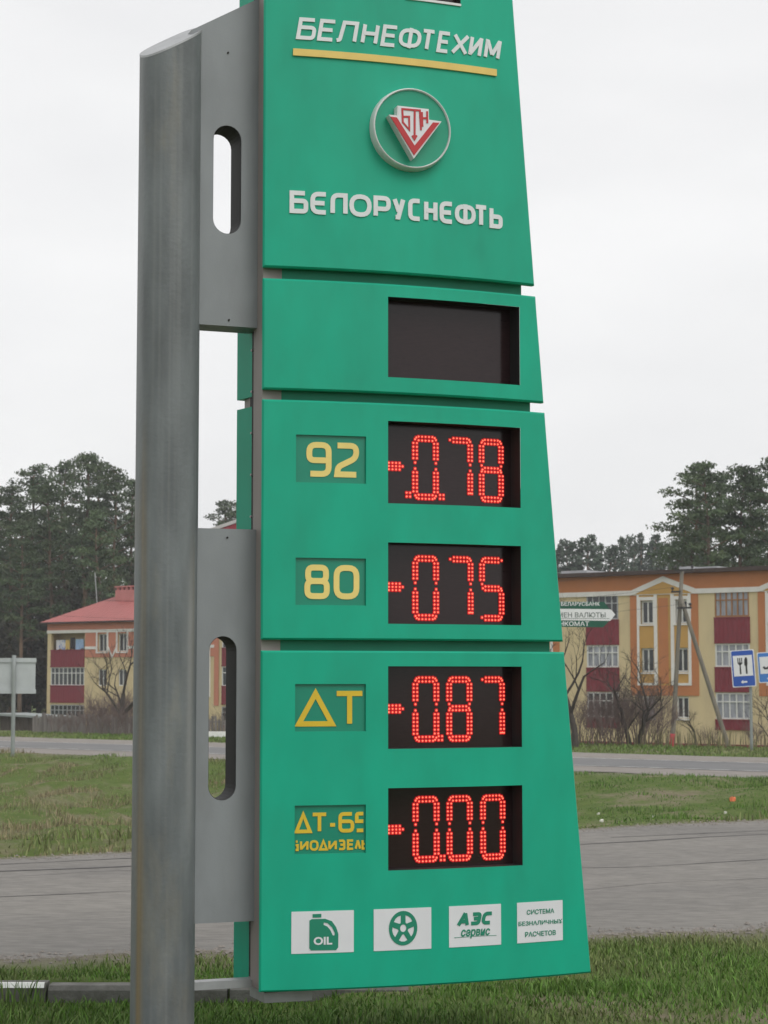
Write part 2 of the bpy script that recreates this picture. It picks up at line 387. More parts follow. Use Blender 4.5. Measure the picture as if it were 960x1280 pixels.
# ------------------------------------------------------------------ the price sign
PSI0, RC = R(9.5), 4.0
L0 = (-0.54, 8.8)
def S(s, z, off=0.0):
    a = PSI0 + s / RC
    return Vector((L0[0] + RC * (math.sin(a) - math.sin(PSI0)) + off * math.sin(a),
                   L0[1] - RC * (math.cos(a) - math.cos(PSI0)) - off * math.cos(a), z))
CH = R(21); CD = (math.cos(CH), math.sin(CH)); CN = (math.sin(CH), -math.cos(CH))    # chord and its front normal
M0 = (L0[0] - .2 * CN[0], L0[1] - .2 * CN[1])
def PL(t, z, off=0.0): return Vector((M0[0] + t * CD[0] + off * CN[0], M0[1] + t * CD[1] + off * CN[1], z))
def SR(s, z, off=0.0):                      # the rear shell mirrors the front one
    p = S(s, z, off); d = (p.x - M0[0]) * CN[0] + (p.y - M0[1]) * CN[1]
    return Vector((p.x - 2 * d * CN[0], p.y - 2 * d * CN[1], z))
def SP(x, y, off=0.0):
    d = ray(x, y); lo, hi = -1.0, 3.0
    for _ in range(50):
        m = (lo + hi) / 2; p = S(m, 0, off)
        if p.x / p.y < d.x / d.y: lo = m
        else: hi = m
    p = S(lo, 0, off); return lo, EYE + p.y / d.y * d.z
def PP(x, y, off=0.0):
    d = ray(x, y); p0 = PL(0, 0, off)
    # p0 + t*CD = k*d (xy)
    det = CD[0] * -d.y + CD[1] * d.x
    t = (-p0.x * -d.y + -p0.y * d.x) / det
    p = PL(t, 0, off); return t, EYE + p.y / d.y * d.z
def s_right(z): return 1.648 - .1005 * z + .0022 * z * z

sign = empty('price_sign', (*PL(-.38, 0).xy, -.05))
tag(sign, 'tall green fuel price sign with red digits beside a grey pole', 'price sign')

def shell(f, z0, z1, holes=(), depth=.03, ch=.008, hole_depth=.09):
    sb = {ch}; zb = {z0 + ch, z1 - ch}
    for a, b_, c, d in holes: sb |= {a, b_}; zb |= {c, d}
    s_last = max([1.02] + [h[1] for h in holes]) + .02
    sb |= set(np.arange(.06, s_last, .06).round(4)); sb = sorted(x for x in sb if x <= s_last) + [s_last]
    z_ = z0 + .12
    while z_ < z1 - .05: zb.add(round(z_, 4)); z_ += .12
    zb = sorted(zb); nL = 4; ncol = len(sb) + nL
    def pos(i, z):
        if i < len(sb): return sb[i]
        t = (i - len(sb) + 1) / nL; return s_last + (s_right(z) - ch - s_last) * t
    mb = MB(); vs = []; off = len(mb.v)
    for z in zb:
        for i in range(ncol): vs.append(f(pos(i, z), z, 0))
    fs = []
    inside = lambda s, z: any(a < s < b_ and c < z < d for a, b_, c, d in holes)
    for j in range(len(zb) - 1):
        zm = (zb[j] + zb[j + 1]) / 2
        for i in range(ncol - 1):
            sm = (pos(i, zm) + pos(i + 1, zm)) / 2
            if not inside(sm, zm): fs.append((j * ncol + i, j * ncol + i + 1, (j + 1) * ncol + i + 1, (j + 1) * ncol + i))
    loop = [(i, 0) for i in range(ncol)] + [(ncol - 1, j) for j in range(1, len(zb))] + [(i, len(zb) - 1) for i in range(ncol - 2, -1, -1)] + [(0, j) for j in range(len(zb) - 2, 0, -1)]
    n = len(vs)
    for dd in (ch, depth):
        for i, j in loop:
            z = zb[j]; s = pos(i, z)
            if i == 0: s -= ch
            if i == ncol - 1: s += ch
            if j == 0: z -= ch
            if j == len(zb) - 1: z += ch
            vs.append(f(s, z, -dd))
    k = len(loop); idx = [j * ncol + i for i, j in loop]
    for a in range(k):
        c = (a + 1) % k
        fs.append((idx[a], n + a, n + c, idx[c])); fs.append((n + a, n + k + a, n + k + c, n + c))
    mb.add(vs, fs)
    return mb
DS = (.575, 1.238)
DZ = [(3.004, 3.371), (2.433, 2.805), (1.893, 2.257), (1.338, 1.704), (.804, 1.165)]
LS = (.152, .472); LZ = [(2.517, 2.73), (1.973, 2.182), (1.417, 1.625), (.884, 1.095)]
PANELS = [(3.48, 5.60), (2.93, 3.43), (1.82, 2.885), (.295, 1.772)]
TOPD = (.66, .935, 4.758, 5.12)
holes = [[TOPD], [(*DS, *DZ[0])], [(*DS, *DZ[1]), (*DS, *DZ[2]), (*LS, *LZ[0]), (*LS, *LZ[1])], [(*DS, *DZ[3]), (*DS, *DZ[4]), (*LS, *LZ[2]), (*LS, *LZ[3])]]
for (z0, z1), h in zip(PANELS, holes):
    shell(S, z0, z1, h).build('front_panel', M['green'], sign)
    shell(SR, z0, z1, (), depth=.20).build('rear_panel', M['green'], sign)
# green backing seen in the joints between the panels
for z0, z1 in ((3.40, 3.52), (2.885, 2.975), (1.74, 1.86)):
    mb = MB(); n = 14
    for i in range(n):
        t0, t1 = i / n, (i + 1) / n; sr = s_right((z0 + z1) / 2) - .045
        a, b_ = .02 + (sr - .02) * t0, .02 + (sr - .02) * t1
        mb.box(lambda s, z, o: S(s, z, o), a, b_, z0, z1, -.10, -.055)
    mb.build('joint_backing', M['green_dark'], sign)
# dark box added inside the sign to block light, then the column
mb = MB(); mb.box(PL, .03, 1.15, .33, 5.5, -.08, .02); mb.build('light_block', M['recess'], sign)
mb = MB(); mb.box(PL, .012, .10, .30, 5.5, .03, .165); mb.box(PL, .03, .10, .30, 5.5, -.165, .0); mb.build('column', M['column'], sign)
# pole, plates, brackets
tp0, tp1 = PP(174, 72), PP(322, 2.5)
def ztop(t): return tp0[1] + (tp1[1] - tp0[1]) * (t - tp0[0]) / (tp1[0] - tp0[0])
tl, tr = PP(169.5, 640, 0)[0], PP(246.5, 640, 0)[0]
tc_, pr = (tl + tr) / 2, (tr - tl) / 2 * .955
KT = .335
k = 96; zs = list(np.arange(-.3, 4.2, .06)) + [None]
def poleP(a, rr, z, dz=0.0):
    c_, s_ = math.cos(a), math.sin(a); f_ = (abs(c_) ** 2.7 + abs(s_) ** 2.7) ** (-1 / 2.7)
    t = tc_ + rr * c_ * f_; o = rr * s_ * f_; zt = ztop(t) - KT * o + dz
    return PL(t, zt if z is None else min(z, zt - .02), o)
mb = MB(); mb.add([poleP(2 * math.pi * j / k, pr, z) for z in zs for j in range(k)], [(i * k + j, i * k + (j + 1) % k, (i + 1) * k + (j + 1) % k, (i + 1) * k + j) for i in range(len(zs) - 1) for j in range(k)])
pole = mb.build('pole', M['galv'], sign, smooth=True)
# weathering: rusty run-off on one flank, pale rubbed streaks on the other
za = np.array([4.4 if z is None else z for z in zs])[:, None] + np.zeros((1, k)); ta = np.array([math.cos(2 * math.pi * j / k) for j in range(k)])[None, :] + np.zeros((len(zs), 1))
rust = np.exp(-((ta + .86 + .05 * (vnoise(za * 2, za * 0, 61) - .5)) / .07) ** 2) * sst(2.9, 2.2, za) * (.25 + 1.1 * vnoise(za * 1.7, za * 0, 62)) * (.5 + vnoise(ta * 40, za * .9, 63))
rust += .8 * np.exp(-((ta - .62) / .06) ** 2) * sst(2.4, 2.1, za) * sst(1.5, 1.8, za) * vnoise(ta * 30, za * 2, 64)
pale = np.exp(-((ta - .58) / .12) ** 2) * sst(2.3, 1.9, za) * sst(.75, 1.2, za) * (.3 + vnoise(ta * 14, za * 1.2, 65)) + .35 * np.maximum(0, vnoise(ta * 30, za * .55, 66) - .55) * 2
ca = pole.data.color_attributes.new('stain', 'FLOAT_COLOR', 'POINT')
ca.data.foreach_set('color', np.stack([np.clip(rust, 0, 1).ravel(), np.clip(pale, 0, 1).ravel(), 0 * rust.ravel(), np.ones(rust.size)], 1).astype('f').ravel())
nt = M['galv'].node_tree; pb0 = nt.nodes['Principled BSDF']; src = pb0.inputs['Base Color'].links[0].from_socket
vc = nt.nodes.new('ShaderNodeVertexColor'); vc.layer_name = 'stain'; sp_ = nt.nodes.new('ShaderNodeSeparateColor'); nt.links.new(vc.outputs[0], sp_.inputs[0])
for ch_i, colr, amt in ((0, (.215, .150, .06), .8), (1, (.27, .275, .27), .75)):
    mm = nt.nodes.new('ShaderNodeMath'); mm.operation = 'MULTIPLY'; mm.inputs[1].default_value = amt; nt.links.new(sp_.outputs[ch_i], mm.inputs[0])
    x = nt.nodes.new('ShaderNodeMix'); x.data_type = 'RGBA'; nt.links.new(mm.outputs[0], x.inputs[0]); nt.links.new(src, x.inputs[6]); x.inputs[7].default_value = (*colr, 1); src = x.outputs[2]
nt.links.new(src, pb0.inputs['Base Color'])
mb = MB(); mb.add([poleP(2 * math.pi * j / k, pr * 1.008, None, dz) for dz in (-.004, .006) for j in range(k)],
    [(j, (j + 1) % k, k + (j + 1) % k, k + j) for j in range(k)] + [tuple(k + j for j in range(k))]); mb.build('cap', M['steel'], pole)
def slot(x0, x1, y0, y1):
    (a, zt), (b_, _), (_, zb_) = PP(x0, y0, .08), PP(x1, y0, .08), PP(x0, y1, .08)
    r = (b_ - a) / 2; c = (a + b_) / 2; n = 12
    return [(c + r * math.cos(math.pi * i / n), zt - r + r * math.sin(math.pi * i / n)) for i in range(n + 1)] + \
           [(c - r * math.cos(math.pi * i / n), zb_ + r - r * math.sin(math.pi * i / n)) for i in range(n + 1)]
TR = .045
tin = tc_ + pr * .55
zb1 = PP(285, 407.5, .08)[1]
mb = MB(); mb.prism([[(tin, zb1), (TR, zb1), (TR, ztop(TR)), (tin, ztop(tin))], slot(267, 302, 155, 291)], PL, -.08, .08); pu = mb.build('bracket_plate', M['plate'], sign)
za, zc = PP(285, 661, .08)[1], PP(280, 1153, .08)[1]
mb = MB(); mb.prism([[(tin, zc), (TR, zc), (TR, za), (tin, za)], slot(261.5, 296, 795, 1001)], PL, -.08, .08); pl_ = mb.build('bracket_plate', M['plate'], sign)
for pa, sl_ in ((pu, slot(267, 302, 155, 291)), (pl_, slot(261.5, 296, 795, 1001))):  # near-black sleeve added to paint the shade inside each slot
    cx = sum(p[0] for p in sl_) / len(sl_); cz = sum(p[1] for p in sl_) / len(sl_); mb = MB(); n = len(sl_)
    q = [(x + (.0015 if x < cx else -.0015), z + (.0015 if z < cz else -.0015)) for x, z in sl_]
    mb.add([PL(x, z, o) for o in (-.0795, .0775) for x, z in q], [(i, (i + 1) % n, n + (i + 1) % n, n + i) for i in range(n)]); mb.build('slot_shade', M['recess'], pa, fix=False)
for px, py, pa in ((285, 66, pu), (286, 400, pu), (284, 672, pl_)):
    t, z = PP(px, py, .08); mb = MB()
    mb.tube([PL(t, z, .079), PL(t, z, .085)], .0045, 10); mb.build('bolt', M['recess'], pa)
za, zc = PP(280, 1226, .05)[1], PP(280, 1236, .05)[1]
mb = MB(); mb.box(PL, tin, .02, zc, za, -.02, .05); mb.build('lower_bar', M['steel'], sign)
mb = MB(); mb.box(lambda s, z, o: PL(s, z, o), .05, .27, .235, .2965, -.10, .12); mb.build('foot', M['steel'], sign)
mb = MB(); mb.box(lambda s, z, o: PL(s, z, o), .04, .33, .285, .31, -.12, .155); mb.build('foot_plate', M['recess'], sign)
for z in np.arange(2.0, 3.4, .19):
    mb = MB(); p, q_ = SR(-.006, z, -.17), SR(-.016, z, -.17); mb.tube([p, q_], .006, 8); mb.build('rivet', M['steel'], sign)

# ---- displays
def rect_recess(s0, s1, z0, z1, d):
    mb = MB(); n = 10
    for i in range(n):
        a, b_ = s0 + (s1 - s0) * i / n, s0 + (s1 - s0) * (i + 1) / n
        mb.quad(S(a, z0, -.001), S(b_, z0, -.001), S(b_, z0, -d), S(a, z0, -d)); mb.quad(S(a, z1, -.001), S(b_, z1, -.001), S(b_, z1, -d), S(a, z1, -d))
    for s in (s0, s1): mb.quad(S(s, z0, -.001), S(s, z1, -.001), S(s, z1, -d), S(s, z0, -d))
    return mb
def rect_sheet(s0, s1, z0, z1, d, f=S):
    mb = MB(); n = 10
    for i in range(n):
        a, b_ = s0 + (s1 - s0) * i / n, s0 + (s1 - s0) * (i + 1) / n
        mb.quad(f(a, z0, d), f(b_, z0, d), f(b_, z1, d), f(a, z1, d))
    return mb
DD = .088
P_ = .0174
SEG = {'0': 'abcdef', '7': 'abc', '8': 'abcdefg', '5': 'acdfg'}
def digit_dots(ch):
    on = SEG[ch]; d = []
    H5 = [1.5, 2.5, 3.5, 4.5, 5.5]
    for seg, r0 in (('a', 0), ('g', 7.5), ('d', 15.35)):
        if seg in on:
            d += [(c, r0 + i) for c in H5 for i in (0, 1)]
            if seg == 'g': d += [(.72, 8), (6.28, 8)]
    for seg, c0, up in (('f', 0, 1), ('b', 6, 1), ('e', 0, 0), ('c', 6, 0)):
        if seg in on:
            rr = [1.75 + i for i in range(5)] if up else [9.5 + i for i in range(6)]
            d += [(c0 + i, r) for r in rr for i in (0, 1)] + [(c0 + .5, 6.9 if up else 8.5)] * (0 if 'g' in on and False else 1)
    for cx, cy, segs in ((.5, .75, 'af'), (6.5, .75, 'ab'), (.55, 15.55, 'de'), (6.45, 15.55, 'dc')):
        if all(s in on for s in segs): d.append((cx, cy)); d.append((cx + (.35 if cx < 3 else -.35), cy + (-.75 + .25 if cy < 5 else .75 - .2)))
    for cx, cy, a, b_ in ((.45, .5, 'a', 'f'), (6.55, .5, 'a', 'b'), (.45, 15.7, 'd', 'e'), (6.55, 15.7, 'd', 'c')):
        if a in on and b_ not in on: d.append((cx, cy))
    if ch == '7': d.append((6.5, 14.45))
    if '0' != ch and 'c' in on and 'd' not in on and ch != '7': d.append((6.5, 14.45))
    return d
def led(mbd, mbb, s, z, r=.0038):
    n = 8; vs = [S(s, z, -DD + .0085)]
    for rr, o in ((r * .75, .0075), (r, .004)):
        vs += [S(s + rr * math.cos(2 * math.pi * i / n), z + rr * math.sin(2 * math.pi * i / n), -DD + o) for i in range(n)]
    fs = [(0, 1 + i, 1 + (i + 1) % n) for i in range(n)] + [(1 + i, 9 + i, 9 + (i + 1) % n, 1 + (i + 1) % n) for i in range(n)]
    mbd.add(vs, fs)
    o = .0022 + .0012 * random.random(); h = P_ * .48; h2 = h * .6
    oct_ = [(h, h2), (h2, h), (-h2, h), (-h, h2), (-h, -h2), (-h2, -h), (h2, -h), (h, -h2)]
    mbb.add([S(max(s + a, DS[0] + .002), z + b_, -DD + o) for a, b_ in oct_], [tuple(range(8))])
def put_dots(display, dots, s0, zt, name):
    a, b_ = MB(), MB()
    for c, r in dots:
        if s0 + c * P_ > DS[0] + .004: led(a, b_, s0 + c * P_, zt - r * P_)
    o = b_.build(name, M['ledback'], display, fix=False)
    tag(a.build('led_dots', M['led'], o, smooth=True, fix=False), kind='stuff')
VAL = [None, '078', '075', '087', '000']
TOPY = [None, 545.5, 695.5, 847, 997]
for i, (z0, z1) in enumerate(DZ):
    d = empty('display', S(.9, z0, -DD)); d.parent = sign; d.matrix_parent_inverse = sign.matrix_basis.inverted()
    rect_recess(*DS, z0, z1, .095).build('housing', M['recess'], d, fix=False)
    rect_sheet(DS[0] - .01, DS[1] + .01, z0 - .01, z1 + .01, -DD).build('screen', M['screen'], d, fix=False)
    if VAL[i]:
        cols = [SP(x, 700, -DD)[0] for x in (516.5, 558.5 if i > 2 else 560.5, 600)]
        zt = SP(516, TOPY[i], -DD)[1]
        for c, s0 in zip(VAL[i], cols): put_dots(d, digit_dots(c), s0, zt, 'digit')
        ms = SP(500.5, 700, -DD)[0]
        put_dots(d, [(c, r) for c in (-3.3, -2.3, -1.3, -.3) for r in (7.2, 8.9)] + [(c, 8.05) for c in (-3.3, -2.3, -1.3, -.3, .55)], ms, zt, 'minus_sign')
        dp = [(552.0, 15.2)] if i != 2 else []
        if i == 3: dp = [(549.5, 15.2)]
        if i == 1: dp.append((510.2, 14.9))
        for x, r in dp:
            s0 = SP(x, 700, -DD)[0]; put_dots(d, [(-.5, r), (.5, r), (-.5, r + 1), (.5, r + 1)], s0, zt, 'decimal_point')
# dark window at the top of the sign
d = empty('top_window', S(.8, TOPD[2], -.02)); d.parent = sign; d.matrix_parent_inverse = sign.matrix_basis.inverted()
rect_recess(*TOPD, .05).build('housing', M['recess'], d, fix=False)
rect_sheet(TOPD[0] - .01, TOPD[1] + .01, TOPD[2] - .01, TOPD[3] + .01, -.045).build('screen', M['screen'], d, fix=False)
mb = MB()
for i in range(6):
    a, b_ = TOPD[0] + (TOPD[1] - TOPD[0]) * i / 6, TOPD[0] + (TOPD[1] - TOPD[0]) * (i + 1) / 6
    mb.box(S, a, b_, TOPD[2] + .001, TOPD[2] + .012, -.04, .006)
mb.build('frame', M['chrome'], d)

# ---- stroke lettering
def rounded(pts, closed):
    out_ = []; n = len(pts)
    for i, p in enumerate(pts):
        r = p[2] if len(p) > 2 else 0
        if r == 0 or (not closed and i in (0, n - 1)): out_.append((p[0], p[1])); continue
        a, c = Vector(pts[i - 1][:2]), Vector(pts[(i + 1) % n][:2]); b_ = Vector(p[:2])
        r1 = min(r, (a - b_).length * .5, (c - b_).length * .5)
        p0, p1 = b_ + (a - b_).normalized() * r1, b_ + (c - b_).normalized() * r1
        for t in (0, .2, .4, .6, .8, 1): q = p0 * (1 - t) ** 2 + b_ * 2 * t * (1 - t) + p1 * t * t; out_.append((q.x, q.y))
    cl = []
    for p in out_:
        if not cl or math.dist(p, cl[-1]) > 1e-4: cl.append(p)
    if closed and math.dist(cl[0], cl[-1]) < 1e-4: cl.pop()
    return cl
def stroke(mb, pts, closed, wd, f, c0, c1):
    n = len(pts); P = [Vector(p) for p in pts]; Lp, Rp = [], []
    for i in range(n):
        if closed or 0 < i < n - 1:
            d0 = (P[i] - P[i - 1]).normalized(); d1 = (P[(i + 1) % n] - P[i]).normalized()
        elif i == 0: d0 = d1 = (P[1] - P[0]).normalized()
        else: d0 = d1 = (P[-1] - P[-2]).normalized()
        n0_ = Vector((-d0.y, d0.x)); n1_ = Vector((-d1.y, d1.x)); mm = n0_ + n1_
        if mm.length < .3: mm = n1_.copy(); k = 1
        else: mm.normalize(); k = min(1 / max(mm.dot(n1_), .45), 2.2)
        Lp.append(P[i] + mm * wd / 2 * k); Rp.append(P[i] - mm * wd / 2 * k)
    m = n if closed else n - 1
    loopf = []
    vs = [f(p.x, p.y, c1) for p in Lp] + [f(p.x, p.y, c1) for p in Rp] + [f(p.x, p.y, c0) for p in Lp] + [f(p.x, p.y, c0) for p in Rp]
    fs = []
    for i in range(m):
        j = (i + 1) % n
        fs += [(i, j, n + j, n + i), (i, 2 * n + i, 2 * n + j, j), (n + i, n + j, 3 * n + j, 3 * n + i)]
    if not closed: fs += [(0, n, 3 * n, 2 * n), (n - 1, 3 * n - 1, 4 * n - 1, 2 * n - 1)]
    mb.add(vs, fs)
q4 = .28
G = {
 'Б': [(0, [(.92, 1), (0, 1), (0, 0), (1, 0, .2), (1, .57, .2), (0, .57)])],
 'Є': [(0, [(1, 1), (0, 1, .4), (0, 0, .4), (1, 0)]), (0, [(0, .5), (.9, .5)])],
 'Е': [(0, [(1, 1), (0, 1), (0, 0), (1, 0)]), (0, [(0, .52), (.9, .52)])],
 'П': [(0, [(0, 0), (0, 1, .45), (1, 1), (1, 0)])],
 'Л': [(0, [(-.02, .0), (.16, .03, .12), (.27, 1), (1, 1), (1, 0)])],
 'О': [(1, [(0, 0, .45), (1, 0, .45), (1, 1, .45), (0, 1, .45)])],
 'Р': [(0, [(0, 0), (0, 1), (1, 1, .28), (1, .4, .28), (0, .4)])],
 'У': [(0, [(0, 1), (.5, .33)]), (0, [(1, 1), (.45, 0), (.12, 0)])],
 'С': [(0, [(1, 1), (0, 1, .4), (0, 0, .4), (1, 0)])],
 'Н': [(0, [(0, 0), (0, 1)]), (0, [(1, 0), (1, 1)]), (0, [(0, .52), (1, .52)])],
 'Ф': [(1, [(0, .08, .35), (1, .08, .35), (1, .92, .35), (0, .92, .35)]), (0, [(.5, -.06), (.5, 1.06)])],
 'Т': [(0, [(0, 1), (1, 1)]), (0, [(.5, 0), (.5, .98)])],
 'Ь': [(0, [(0, 1), (0, 0), (1, 0, .25), (1, .55, .25), (0, .55)])],
 'Х': [(0, [(0, 0), (1, 1)]), (0, [(0, 1), (1, 0)])],
 'И': [(0, [(0, 0), (0, 1)]), (0, [(1, 0), (1, 1)]), (0, [(.03, .08), (.97, .92)])],
 'М': [(0, [(0, 0), (0, 1)]), (0, [(1, 0), (1, 1)]), (0, [(.03, .94), (.5, .16)]), (0, [(.97, .94), (.5, .16)])],
 '9': [(0, [(1, .47), (0, .47, .22), (0, 1, .3), (1, 1, .3), (1, 0, .3), (.06, 0)])],
 '2': [(0, [(.02, 1), (1, 1, .3), (1, .58, .25), (.05, .26, .2), (.0, 0, .0), (1, 0)])],
 '8': [(1, [(.04, .53, .22), (.96, .53, .22), (.96, 1, .22), (.04, 1, .22)]), (1, [(0, 0, .24), (1, 0, .24), (1, .525, .24), (0, .525, .24)])],
 '0': [(1, [(0, 0, .34), (1, 0, .34), (1, 1, .34), (0, 1, .34)])],
 'Δ': [(1, [(0, 0), (1, 0), (.5, 1)])],
 '-': [(0, [(0, .5), (1, .5)])],
 '6': [(0, [(.95, 1), (0, 1, .25), (0, 0, .25), (1, 0, .25), (1, .56, .25), (0, .56)])],
 '5': [(0, [(1, 1), (0, 1, .2), (0, .55), (1, .55, .25), (1, 0, .25), (0, 0)])],
 '5cut': [(0, [(.75, 1), (0, 1, .2), (0, .55), (.75, .55)]), (0, [(.75, 0), (0, 0)])],
 'Бcut': [(0, [(1, 1), (.2, 1)]), (0, [(.1, .57), (1, .57), (1, 0), (.1, 0)])],
 'З': [(0, [(0, 1), (1, 1, .25), (1, 0, .25), (0, 0)]), (0, [(.25, .52), (1, .52)])],
 'Λ': [(0, [(0, 0), (.5, 1)]), (0, [(1, 0), (.5, 1)])],
 'А': [(0, [(-.1, -.14), (.5, 1.16)]), (0, [(1.1, -.14), (.5, 1.16)]), (0, [(.12, .26), (.88, .26)])],
 'Ч': [(0, [(0, 1), (0, .45), (1, .45)]), (0, [(1, 0), (1, 1)])],
 'Ы': [(0, [(0, 1), (0, 0), (.62, 0, .2), (.62, .55, .2), (0, .55)]), (0, [(1, 0), (1, 1)])],
 'В': [(1, [(0, 0), (.95, 0, .25), (1, .52, .25), (0, .52)]), (1, [(0, .52), (.92, .52, .25), (.92, 1, .25), (0, 1)])],
 'Ьcut': [(0, [(0, 1), (0, 0), (1, 0)]), (0, [(0, .55), (1, .55)])],
}
def letter(ch, s0, s1, z0, z1, wd, m, parent, c0, c1, shear=0.0, name='letter', f=S):
    w, h = s1 - s0 - wd, z1 - z0 - wd; mb = MB()
    for i, (cl, pts) in enumerate(G[ch]):
        q = [(s0 + wd / 2 + p[0] * w, z0 + wd / 2 + p[1] * h, (p[2] * min(w, h) * 1.2 if len(p) > 2 else 0)) for p in pts]
        q = rounded(q, cl); q = [(x + shear * (y - z0), y) for x, y in q]
        stroke(mb, q, bool(cl), wd, f, c0, c1 + .0006 * i)
    return mb.build(name, m, parent)
def letters(items, x_of, z0, z1, wd, m, parent, c0, c1, shear=0.0, f=S):
    for ch, xa, xb in items: letter(ch, x_of(xa), x_of(xb), z0, z1, wd, m, parent, c0, c1, shear, f=f)

lg = empty('lettering', S(.13, 3.73)); lg.parent = sign; lg.matrix_parent_inverse = sign.matrix_basis.inverted()
Z7 = lambda zx: SP(350 + zx / 3.31, 262)[0]
letters([('Б', 39, 116), ('Є', 125, 198), ('П', 208, 279), ('О', 286, 378), ('Р', 386, 457), ('У', 464, 517), ('С', 529, 585), ('Н', 595, 650), ('Є', 659, 718), ('Ф', 722, 808), ('Т', 801, 859), ('Ь', 865, 919)],
        Z7, 3.728, 3.831, .0205, M['silver'], lg, -.004, .005)
lg = empty('lettering', S(.13, 4.5)); lg.parent = sign; lg.matrix_parent_inverse = sign.matrix_basis.inverted()
X5 = lambda x: SP(x, 48)[0]
letters([('Б', 369.5, 393), ('Е', 395.7, 417), ('Л', 418.2, 444.5), ('Н', 450, 470.5), ('Е', 474.8, 494.3), ('Ф', 496.2, 524), ('Т', 523.4, 541), ('Е', 544.7, 560.3), ('Х', 562.6, 583.2), ('И', 584.3, 600), ('М', 603.6, 623)],
        X5, 4.527, 4.629, .0172, M['silver'], lg, -.004, .005, shear=.165)
mb = MB(); s0, s1 = .131, 1.118
for i in range(16):
    a, b_ = s0 + (s1 - s0) * i / 16, s0 + (s1 - s0) * (i + 1) / 16; mb.box(S, a, b_, 4.450, 4.482, -.004, .009)
mb.build('underline_bar', M['ubar'], sign)

# ---- round emblem
em = empty('emblem', S(.672, 4.145)); em.parent = sign; em.matrix_parent_inverse = sign.matrix_basis.inverted()
ec, er = (.678, 4.145), .190
circ = lambda r, n=56: [(ec[0] + r * math.cos(2 * math.pi * i / n), ec[1] + r * math.sin(2 * math.pi * i / n)) for i in range(n)]
mb = MB(); RG = [(1.01, -.004), (1.0, .02), (.975, .045), (.955, .05), (.94, .047), (.93, .036)]; nr = 56
mb.add([S(*circ(er * k)[i], o) for k, o in RG for i in range(nr)], [(a * nr + i, a * nr + (i + 1) % nr, (a + 1) * nr + (i + 1) % nr, (a + 1) * nr + i) for a in range(len(RG) - 1) for i in range(nr)])
mb.build('ring', M['chrome'], em, smooth=True)
mb = MB(); mb.prism([circ(er * .94)], S, -.003, .038); mb.build('disc', M['emblem_green'], em)
E6 = lambda zx, zy, off: SP(440 + zx / 6.857, 90 + zy / 6.857, off)
op = .085
badge = [E6(x, y, op) for x, y in ((318, 365), (388, 372), (390, 288), (658, 318), (660, 408), (768, 424), (530, 742))]
mb = MB(); mb.prism([badge], S, .034, op); mb.build('badge', M['chrome'], em)
inner = [E6(x, y, op) for x, y in ((400, 372), (402, 298), (650, 326), (652, 418), (700, 425), (534, 640), (385, 388))]
mb = MB(); mb.prism([inner], S, op - .002, op + .0015); bw = mb.build('badge_field', M['white_plate'], em)
vv = [E6(x, y, op) for x, y in ((328, 384), (382, 391), (535, 632), (692, 434), (748, 436), (531, 715))]
mb = MB(); mb.prism([vv], S, op - .002, op + .004); mb.build('red_chevron', M['red_enamel'], em)
def estroke(name, lines, wd):
    mb = MB()
    for i, ln in enumerate(lines): stroke(mb, [E6(x, y, op) for x, y in ln], False, wd, S, op, op + .004 + .0005 * i)
    mb.build(name, M['red_enamel'], em)
estroke('emblem_letter', [[(522, 326), (430, 318), (434, 432), (490, 496), (488, 384), (438, 384)]], .0085)
estroke('emblem_letter', [[(524, 326), (580, 330), (590, 500)], [(536, 330), (535, 560)], [(515, 545), (534, 578), (553, 545)]], .0085)
estroke('emblem_letter', [[(598, 345), (602, 470)], [(642, 338), (644, 440)], [(600, 398), (644, 396)]], .0085)

# ---- fuel grade windows
LT = [
 [('9', 382.5, 414), ('2', 417.5, 448.5)], [('8', 380.5, 412), ('0', 417, 449)],
 [('Δ', 371, 418.5), ('Т', 418, 456)], None]
for i, (z0, z1) in enumerate(LZ):
    d = empty('grade_window', S(LS[0], z0, -.02)); d.parent = sign; d.matrix_parent_inverse = sign.matrix_basis.inverted()
    rect_recess(*LS, z0, z1, .014).build('rim', M['green'], d, fix=False)
    rect_sheet(LS[0] - .01, LS[1] + .01, z0 - .01, z1 + .01, -.012).build('face', M['greenlabel'], d, fix=False)
    X = lambda x: SP(x, 700, -.012)[0]
    if i < 2: letters(LT[i], X, z0 + (z1 - z0) * .13, z0 + (z1 - z0) * .86, .026, M['yellow'], d, -.0125, -.009)
    elif i == 2: letters(LT[i], X, z0 + .022, z0 + .178, .023, M['yellow2'], d, -.0125, -.009)
    else:
        za_, zb_ = SP(410, 1041, -.012)[1], SP(410, 1015.5, -.012)[1]
        letters([('Δ', 369.5, 390.5), ('Т', 389.5, 410.5), ('6', 423.5, 443)], X, za_, zb_, .0158, M['yellow2'], d, -.0125, -.009)
        letters([('-', 411, 421.5)], X, za_, zb_ - .02, .0158, M['yellow2'], d, -.0125, -.009)
        letter('5cut', X(444), X(459), za_, zb_, .0158, M['yellow2'], d, -.0125, -.009)
        za_, zb_ = SP(410, 1063, -.012)[1], SP(410, 1049.8, -.012)[1]
        letters([('Бcut', 369, 374.5), ('И', 376, 386.5), ('О', 388, 399), ('Δ', 399.5, 410.5), ('И', 411, 421.5), ('З', 423, 432), ('Е', 434, 443), ('Λ', 443.5, 451.5), ('Ьcut', 452, 457.2)],
                X, za_, zb_, .0098, M['yellow2'], d, -.0125, -.009)

